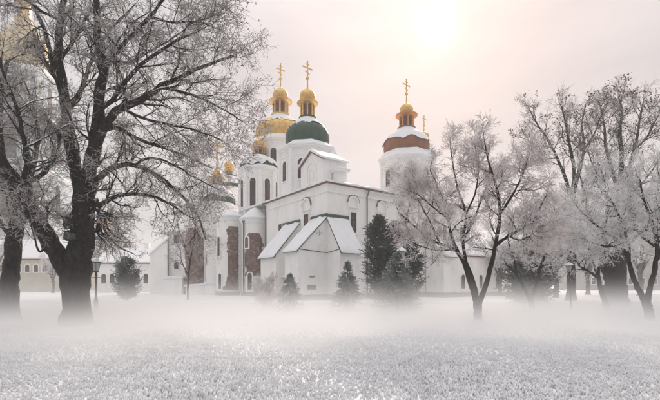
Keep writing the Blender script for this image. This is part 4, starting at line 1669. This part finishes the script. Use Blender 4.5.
# 6. leaning tree
D = 24.0
b0 = np.array(ground(608, D))
limbs = [
    ([b0, *poly(D, (605, 302), (601, 290), (598, 276))], 0.17, 0.12),
    (poly(D, (599, 279), (590, 272), (580, 266, .3), (572, 256, .6), (560, 248, 1), (548, 244, 1.3)), 0.09, 0.02),
    (poly(D, (598, 277), (600, 262, -.3), (606, 248, -.6), (604, 230, -.9), (610, 210, -1.2)), 0.09, 0.02),
    (poly(D, (598, 278), (592, 258, .5), (584, 238, 1), (580, 216, 1.4)), 0.07, 0.02),
    (poly(D, (572, 256, .6), (566, 240, .2), (558, 224, -.2), (554, 206, -.5)), 0.05, 0.016),
    (poly(D, (604, 250, -.6), (618, 240, -.2), (630, 226, .2), (640, 212, .5)), 0.05, 0.016),
]
FS = [
    LV(10, 1.3, 48, 0.035, 4, t0=0.2, wander=0.2, up=0.05, sides=4, wood=True, snow=0.7, zmin=2.3),
    LV(8, 0.75, 48, 0.018, 3, t0=0.1, wander=0.24, snow=1.0, wood=True, zmin=2),
    LV(7, 0.4, 46, 0.013, 3, t0=0.1, wander=0.26, rmin=0.010, zmin=2),
    LV(3, 0.2, 46, 0.011, 1, t0=0.2, rmin=0.009, zmin=2),
]
lean = tree('frosted_tree', b0, limbs, FS, 'leaning frosted tree with slanted trunk beside the thick dark trunk', twig=TWIGL, group='frosted trees')

# 7. thick dark trunk
D = 29.0
b0 = np.array(ground(616, D))
limbs = [
    ([b0, *poly(D, (616, 296), (615, 282), (611, 268), (606, 256))], 0.85, 0.50),
    (poly(D, (607, 262), (598, 246, .3), (590, 226, .8), (586, 200, 1.2), (580, 176, 1.6)), 0.3, 0.04),
    (poly(D, (610, 266), (618, 248, -.4), (626, 226, -.8), (630, 196, -1.1), (626, 168, -1.4)), 0.3, 0.04),
    (poly(D, (606, 256), (604, 230, -.6), (608, 204, -1.2), (604, 180, -1.6)), 0.22, 0.04),
    (poly(D, (618, 248, -.4), (636, 236, .4), (650, 220, 1), (660, 200, 1.5)), 0.14, 0.03),
    (poly(D, (598, 246, .3), (582, 240, -.5), (566, 228, -1), (556, 212, -1.4)), 0.14, 0.03),
]
tree('old_tree', b0, limbs, [
    LV(11, 1.9, 48, 0.05, 4, t0=0.3, wander=0.2, up=0.05, sides=4, wood=True, snow=0.7, zmin=3.3),
    LV(8, 1.0, 48, 0.022, 3, t0=0.1, wander=0.24, snow=1.0, wood=True, zmin=3.0),
    LV(7, 0.5, 46, 0.014, 3, t0=0.1, wander=0.26, rmin=0.011, zmin=3.0),
    LV(3, 0.24, 46, 0.012, 1, t0=0.2, rmin=0.010, zmin=3.0),
], 'stout tree with a very thick dark trunk and frost-white crown by the path', twig=TWIGL, sides=12)

# 8, 9. tall bare trees with withered leaves at the top
TALL = [
    LV(10, 2.0, 40, 0.05, 5, t0=0.2, wander=0.18, up=0.10, sides=4, wood=True, snow=0.5, zmin=5),
    LV(8, 1.0, 42, 0.022, 4, t0=0.15, wander=0.22, up=0.06, zmin=5),
    LV(6, 0.5, 42, 0.015, 3, t0=0.15, wander=0.24, rmin=0.010, zmin=5),
    LV(2, 0.25, 42, 0.012, 1, t0=0.3, rmin=0.009, zmin=5),
]
D = 34.0
b0 = np.array(ground(571, D))
limbs = [
    ([b0, *poly(D, (571, 270), (571, 235), (572, 205), (573, 192))], 0.34, 0.22),
    (poly(D, (572, 205), (566, 180, .4), (558, 160, .8), (548, 140, 1.2), (536, 122, 1.6), (530, 110, 1.8)), 0.16, 0.04),
    (poly(D, (573, 195), (574, 170, -.3), (570, 148, -.6), (566, 125, -.9), (562, 108, -1.1)), 0.17, 0.04),
    (poly(D, (573, 192), (580, 168, .5), (584, 146, 1), (582, 124, 1.4), (586, 104, 1.7)), 0.16, 0.04),
    (poly(D, (584, 150, 1), (594, 134, .3), (600, 118, -.2), (604, 108, -.5)), 0.08, 0.03),
    (poly(D, (556, 158, .8), (546, 158, .2), (536, 148, -.4), (528, 140, -.8)), 0.07, 0.03),
    (poly(D, (572, 215), (584, 200, -.6), (594, 182, -1.2), (600, 164, -1.6)), 0.10, 0.03),
]
tree('tall_tree', b0, limbs, TALL, 'tall bare tree with dark withered leaves at the top beside the slim lamp', twig=TWIGD, leaf=LEAFD, leafn=1500, leafsize=0.075, leaf_top=12.6, group='tall trees')
D = 35.0
b0 = np.array(ground(621, D))
limbs = [
    ([b0, *poly(D, (621, 260), (620, 225), (619, 195), (620, 180))], 0.42, 0.30),
    (poly(D, (619, 192), (612, 170, .5), (606, 148, 1), (604, 124, 1.4), (600, 106, 1.8)), 0.20, 0.04),
    (poly(D, (620, 184), (622, 158, -.4), (620, 132, -.8), (622, 110, -1.2), (618, 96, -1.4)), 0.22, 0.04),
    (poly(D, (620, 186), (630, 164, .4), (636, 142, .9), (640, 118, 1.3), (644, 98, 1.6)), 0.20, 0.04),
    (poly(D, (634, 150, .9), (646, 138, .2), (654, 124, -.4), (662, 108, -.9)), 0.10, 0.03),
    (poly(D, (620, 205), (634, 192, -.8), (648, 176, -1.4), (660, 158, -1.9)), 0.13, 0.03),
    (poly(D, (619, 200), (606, 186, -.8), (594, 168, -1.3), (588, 150, -1.7)), 0.12, 0.03),
]
tree('tall_tree', b0, limbs, TALL, 'tall bare tree with dense dark withered leaf clumps on top above the thick trunk', twig=TWIGD, leaf=LEAFD, leafn=2600, leafsize=0.075, leaf_top=13.0, group='tall trees')

# 10. thin young tree in front of the brick apses
D = 40.0
b0 = np.array(ground(188, D))
limbs = [
    ([b0, *poly(D, (188, 285), (190, 262), (194, 240), (196, 218))], 0.11, 0.06),
    (poly(D, (190, 262), (184, 244, .3), (178, 226, .7), (176, 208, 1)), 0.06, 0.02),
    (poly(D, (195, 226), (204, 210, -.4), (210, 194, -.8), (214, 180, -1)), 0.05, 0.02),
    (poly(D, (196, 218), (192, 200, .3), (186, 186, .7), (184, 172, 1)), 0.05, 0.02),
    (poly(D, (188, 275), (182, 262, -.5), (180, 250, -.8), (174, 240, -1)), 0.05, 0.02),
]
tree('young_tree', b0, limbs, [
    LV(9, 1.5, 44, 0.03, 4, t0=0.2, wander=0.2, up=0.05, sides=4, wood=True, zmin=2),
    LV(8, 0.8, 46, 0.018, 3, t0=0.15, wander=0.24, zmin=2),
    LV(5, 0.4, 46, 0.014, 2, t0=0.15, rmin=0.011, zmin=2),
], 'slender young bare tree in front of the brick-faced apses', twig=TWIGD)

# background trees: two built, then copied
D = 60.0


def background_tree(px, D, label, h, seed):
    b = np.array(ground(px, D))
    rs = np.random.default_rng(seed)
    limbs = [([b, b + (0.1, 0, h * 0.2), b + (0, 0.2, h * 0.38)], h * 0.035, h * 0.022)]
    for k in range(8):
        a = 2 * math.pi * k / 8 + rs.random()
        z = h * (0.24 + 0.13 * rs.random())
        sp = h * (0.16 + 0.2 * rs.random())
        tz = h * (0.72 + 0.28 * rs.random())
        c, s = math.cos(a), math.sin(a)
        limbs.append(([b + (0, 0, z), b + (c * sp * .35, s * sp * .35, z + (tz - z) * .35), b + (c * sp * .75, s * sp * .75, z + (tz - z) * .7), b + (c * sp, s * sp, tz)], h * 0.014, h * 0.003))
    return tree('background_tree', b, limbs, [
        LV(8, h * 0.17, 46, 0.05, 4, t0=0.2, wander=0.2, up=0.05, sides=4, wood=True, snow=0.5, zmin=h * .22),
        LV(7, h * 0.09, 46, 0.03, 3, t0=0.15, wander=0.24, zmin=h * .2),
        LV(6, h * 0.05, 46, 0.024, 2, t0=0.15, rmin=0.019, zmin=h * .2),
        LV(2, h * 0.025, 46, 0.02, 1, t0=0.2, rmin=0.016, zmin=h * .2),
    ], label, bark=BARKL, twig=TWIGL, group='pale trees behind the churchyard')


bt1 = background_tree(556, 46, 'pale frosted tree behind the slim lamp and the dark bush', 8.5, 1)
bt2 = background_tree(640, 52, 'pale frosted tree behind the tall tree and the thick trunk', 9.5, 2)
for src, px, D, s, rz, label in (
        (bt1, 588, 58, 1.05, 1.1, 'pale frosted tree rising behind the leaning trunk, before the distant grey house'),
        (bt2, 530, 62, 0.95, 2.0, 'pale frosted tree behind the dark bush, before the grey plastered house'),
        (bt1, 672, 44, 1.1, 3.0, 'pale frosted tree behind the V-forked tree'),
        (bt2, 612, 70, 1.2, 4.1, 'pale frosted tree by the distant grey house'),
        (bt2, 500, 52, 0.8, 5.0, 'low frosted tree against the end of the church gallery'),
        (bt1, 53, 68, 0.8, 0.6, 'pale bare tree before the long cream house'),
        (bt2, 118, 96, 1.2, 0.9, 'pale bare tree behind the white outbuilding'),
        (bt1, 30, 96, 1.5, 2.2, 'tall pale tree behind the long cream house roof'),
        (bt2, 70, 104, 1.5, 3.4, 'tall pale tree between the bell tower and the chapel'),
        (bt1, -8, 60, 1.1, 4.0, 'pale bare tree beside the bell tower base')):
    c = copy_tree(src)
    c.location = ground(px, D)
    c.scale = (s, s, s)
    c.rotation_euler.z = rz
    c['label'] = label


# ------------------------------------------------------------------ evergreens and shrubs
def evergreen(name, px, D, h, rad, label, m, shape='cone', n1=150, n2=10, group=None, twist=0.0, thick=0.012, cat='conifer', droop=-0.05, snowy=0.05):
    b = np.array(ground(px, D))
    root = empty(name, tuple(b))
    bm = bmesh.new()
    tube_bm(bm, [(0, 0, -0.1), (0, 0, h * 0.5), (0, 0, h * 0.97)], [h * 0.022 + 0.02, h * 0.014 + 0.01, 0.008], 8)
    bm_obj('trunk', bm, BARK, root)
    f = rng.random(n1) ** (0.8)
    z = h * ((0.03 + 0.95 * f) if shape == 'cone' else (-0.06 + 1.04 * f))
    if shape == 'cone':
        env = rad * (1.02 - f) ** 0.85
    elif shape == 'column':
        env = rad * np.clip(np.sin(np.pi * (0.10 + 0.90 * f)) ** 0.55, 0.12, 1)
    else:
        env = rad * np.sqrt(np.clip(1 - (2 * f - 0.9) ** 2 * 0.85, 0.05, 1))
    env = env * (0.82 + 0.26 * rng.random(n1))
    az = rng.random(n1) * 2 * math.pi
    upv = {'cone': 0.1, 'column': 1.3, 'ball': 0.7}[shape]
    st = np.stack([0 * z, 0 * z, z - env * upv * 0.5], 1)
    st[:, 2] = np.maximum(st[:, 2], 0.04)
    dr = np.stack([np.cos(az), np.sin(az), np.full(n1, upv)], 1)
    L = env * math.sqrt(1 + upv * upv)
    P, Rd = grow(st, dr, L, np.full(n1, 0.02), 5, 0.10, droop)
    parts = [tubes(P, Rd, 4)]
    s2, d2, L2, r2 = children(P, Rd, n2, 0.2, 48, 1.0, 0.6, 0.012)
    L2 = np.minimum(np.repeat(L, n2) * 0.30, 0.42) * (0.5 + 0.8 * rng.random(len(L2)))
    P2, R2 = grow(s2, d2, L2, np.full(len(s2), thick), 2, 0.15, -0.02)
    parts.append(tubes(P2, R2, 3))
    s3, d3, L3, r3 = children(P2, R2, 5, 0.05, 50, 1.0, 0.8, 0.012)
    L3 = (0.035 + 0.10 * rng.random(len(L3))) * (h / 3.0) ** 0.35
    P3, R3 = grow(s3, d3, L3 * 1.1, np.full(len(s3), thick * 1.6), 1, 0.15, -0.03)
    parts.append(tubes(P3, R3, 3))
    V, l, s = merge(parts)
    V[:, 2] = np.maximum(V[:, 2], 0.0)
    link('crown', mesh_np('crown', V, l, s), m, root)
    # clumps of snow resting on the outer sprays
    k = rng.integers(0, len(P3), int(len(P3) * snowy))
    Q = grow(P3[k, 0], P3[k, 1] - P3[k, 0], np.linalg.norm(P3[k, 1] - P3[k, 0], axis=1), np.ones(len(k)), 2, 0.1, 0)[0]
    Q[..., 2] += thick * 0.8
    V, (l, s) = tubes(Q, np.tile(np.array([[0.5, 1.0, 0.5]]) * thick * 1.25, (len(k), 1)), 4)
    stuff(link('snow', mesh_np('snow', V, l, s), SNOWB, root))
    return tag(root, label, cat, group)


sg = 'small frosted spruces before the church'
evergreen('spruce', 290, 22.6, zz(273.5, 22.6), 0.92, 'smallest frosted spruce, beside the twiggy bush at the church corner', SPRUCE, n1=120, n2=9, group=sg)
evergreen('spruce', 347.5, 22.6, zz(261, 22.6), 1.0, 'narrow frosted spruce in front of the white corner buttress', SPRUCE, n1=150, n2=9, group=sg)
evergreen('spruce', 397, 22.0, zz(250, 22), 1.5, 'broad tall frosted spruce in front of the snow-capped lamp', SPRUCE, n1=210, n2=11, group=sg)
evergreen('thuja', 379, 33.5, zz(214, 33.5), 1.05, 'dark columnar evergreen beside the church drainpipe', THUJA, 'column', 230, 10, 'dark columnar evergreens', thick=0.02, snowy=0.012)
evergreen('thuja', 398, 32.5, zz(222, 32.5), 1.5, 'broad dark columnar evergreen rising behind the tall frosted spruce', THUJA, 'column', 290, 10, 'dark columnar evergreens', thick=0.02, snowy=0.012)
evergreen('thuja', 409, 31.5, zz(238, 31.5), 0.9, 'shorter dark columnar evergreen in front of the low gallery wall', THUJA, 'column', 180, 10, 'dark columnar evergreens', thick=0.02, snowy=0.012)
evergreen('rounded_evergreen', 127, 38, zz(257, 38), 0.92, 'rounded dark evergreen standing alone before the white outbuilding', mat('grey_evergreen', (0.16, 0.185, 0.18), 0.9, color2=(0.04, 0.055, 0.05), vscale=2), 'column', 210, 10, thick=0.018, snowy=0.015)
evergreen('evergreen_bush', 529, 30, zz(238, 30), 1.75, 'wide dark frosted bush behind the small Y-shaped tree', mat('grey_evergreen', (0, 0, 0)), 'ball', 280, 10, thick=0.022, cat='bush', snowy=0.03)


def twig_bush(px, D, h, rad, label):
    b = np.array(ground(px, D))
    limbs = []
    for k in range(26):
        a = rng.random() * 2 * math.pi
        q = rad * (0.3 + 0.7 * rng.random())
        z = h * (0.65 + 0.35 * rng.random()) * math.sqrt(max(0.2, 1 - (q / rad) ** 2 * 0.6))
        c, s = math.cos(a), math.sin(a)
        limbs.append(([b + (c * .1, s * .1, 0), b + (c * q * .5, s * q * .5, z * .55), b + (c * q, s * q, z)], 0.02, 0.006))
    t = tree('twiggy_bush', b, limbs, [
        LV(10, 0.5, 46, 0.012, 3, t0=0.15, up=0.06, zmin=0.1, rmin=0.008),
        LV(7, 0.26, 46, 0.010, 2, t0=0.1, zmin=0.1, rmin=0.0085),
        LV(4, 0.13, 46, 0.009, 1, t0=0.1, zmin=0.1, rmin=0.0075),
    ], label, bark=BARKL, twig=TWIGR, snow=0)
    t['category'] = 'bush'


twig_bush(266, 25, zz(274, 25), 0.95, 'leafless reddish frosted bush beside the smallest spruce')


# ------------------------------------------------------------------ floodlights on the large tree
def floodlight(px, py, D, label, rz, tilt):
    p = pix(px, py, D)
    root = empty('floodlight', tuple(p), rz)
    root.rotation_euler.x = tilt
    bm = bmesh.new()
    prism(bm, [(-0.22, -0.02), (0.22, -0.02), (0.17, 0.20), (-0.17, 0.20)], -0.15, 0.15)
    bmesh.ops.bevel(bm, geom=list(bm.edges), offset=0.015, segments=2, affect='EDGES')
    bm_obj('housing', bm, IRON, root)
    bm = bmesh.new()
    box(bm, -0.19, 0.19, -0.035, -0.021, -0.12, 0.12)
    bm_obj('glass', bm, GLASS, root)
    bm = bmesh.new()
    box(bm, -0.23, 0.23, -0.14, 0.0, 0.155, 0.17)
    bm_obj('hood', bm, IRON, root)
    bm = bmesh.new()
    tube_bm(bm, [(-0.25, 0.08, 0), (-0.25, 0.10, -0.22), (0.25, 0.10, -0.22), (0.25, 0.08, 0)], 0.015, 6)
    tube_bm(bm, [(0, 0.10, -0.22), (0.15, 0.25, -0.24), (0.45, 0.40, -0.30)], 0.02, 6)
    bm_obj('bracket', bm, IRON, root)
    tag(root, label, 'floodlight', 'floodlights fixed to the huge old tree')


floodlight(66, 222, 15.4, 'upper black floodlight fixed to the huge old tree trunk', R(-35), R(-10))
floodlight(70, 236, 15.3, 'lower black floodlight fixed to the huge old tree trunk', R(20), R(-10))


# ------------------------------------------------------------------ air
def volume_mat(name, color, density, aniso):
    m = bpy.data.materials.new(name)
    m.use_nodes = True
    t = m.node_tree
    t.nodes.clear()
    v = t.nodes.new('ShaderNodeVolumePrincipled')
    v.inputs['Color'].default_value = (*color, 1)
    v.inputs['Density'].default_value = density
    v.inputs['Anisotropy'].default_value = aniso
    o = t.nodes.new('ShaderNodeOutputMaterial')
    t.links.new(v.outputs[0], o.inputs['Volume'])
    return m


bm = bmesh.new()
box(bm, -330, 330, -25, 320, -1.5, 98)
hz = bm_obj("haze", bm, volume_mat("haze_air", (0.995, 0.985, 0.982), 0.0015, 0.15))
stuff(hz, 'thin winter haze filling the air')



def ground_mist():
    """low white mist over the lawn: one closed box of air whose density falls off with height and towards its rim"""
    x0, x1, y0, y1, h = -44.0, 46.0, 5.8, 29.0, 2.4
    bm = bmesh.new()
    box(bm, x0, x1, y0, y1, -0.3, h)
    m = bpy.data.materials.new('mist_air')
    m.use_nodes = True
    t = m.node_tree
    t.nodes.clear()

    def mth(op, a, b=None, c=None):
        n = t.nodes.new('ShaderNodeMath')
        n.operation = op
        for k, v in enumerate((a, b, c)):
            if v is None:
                continue
            if isinstance(v, (int, float)):
                n.inputs[k].default_value = v
            else:
                t.links.new(v, n.inputs[k])
        return n.outputs[0]

    def ramp(v, a, b):
        n = t.nodes.new('ShaderNodeMapRange')
        n.interpolation_type = 'SMOOTHSTEP'
        n.inputs['From Min'].default_value = a
        n.inputs['From Max'].default_value = b
        t.links.new(v, n.inputs['Value'])
        return n.outputs['Result']
    co = t.nodes.new('ShaderNodeTexCoord')
    sp = t.nodes.new('ShaderNodeSeparateXYZ')
    t.links.new(co.outputs['Object'], sp.inputs[0])
    nz = t.nodes.new('ShaderNodeTexNoise')
    nz.inputs['Scale'].default_value = 0.16
    nz.inputs['Detail'].default_value = 1.0
    t.links.new(co.outputs['Object'], nz.inputs['Vector'])
    fall = mth('POWER', 2.71828, mth('MULTIPLY', sp.outputs['Z'], -1.0 / MIST_H))
    edge = mth('MULTIPLY', ramp(sp.outputs['Y'], y0, y0 + 8.5), ramp(sp.outputs['Y'], y1, y1 - 9.0))
    side = mth('MULTIPLY', ramp(sp.outputs['X'], x0, x0 + 9.0), ramp(sp.outputs['X'], x1, x1 - 9.0))
    top = ramp(sp.outputs['Z'], h, h - 1.0)
    d_ = mth('MULTIPLY', mth('MULTIPLY', fall, edge), mth('MULTIPLY', side, top))
    d_ = mth('MULTIPLY', d_, mth('MULTIPLY_ADD', nz.outputs['Fac'], 0.9, 0.55))
    d_ = mth('MULTIPLY', d_, MIST_D)
    v = t.nodes.new('ShaderNodeVolumePrincipled')
    v.inputs['Color'].default_value = (0.995, 0.998, 1.0, 1)
    v.inputs['Anisotropy'].default_value = 0.1
    t.links.new(d_, v.inputs['Density'])
    o = t.nodes.new('ShaderNodeOutputMaterial')
    t.links.new(v.outputs[0], o.inputs['Volume'])
    stuff(bm_obj('ground_mist', bm, m), 'low white ground mist lying over the snowy lawn')


MIST_H, MIST_D = 0.40, 0.90
scene.cycles.volume_step_rate = 0.25
scene.cycles.volume_max_steps = 256
ground_mist()
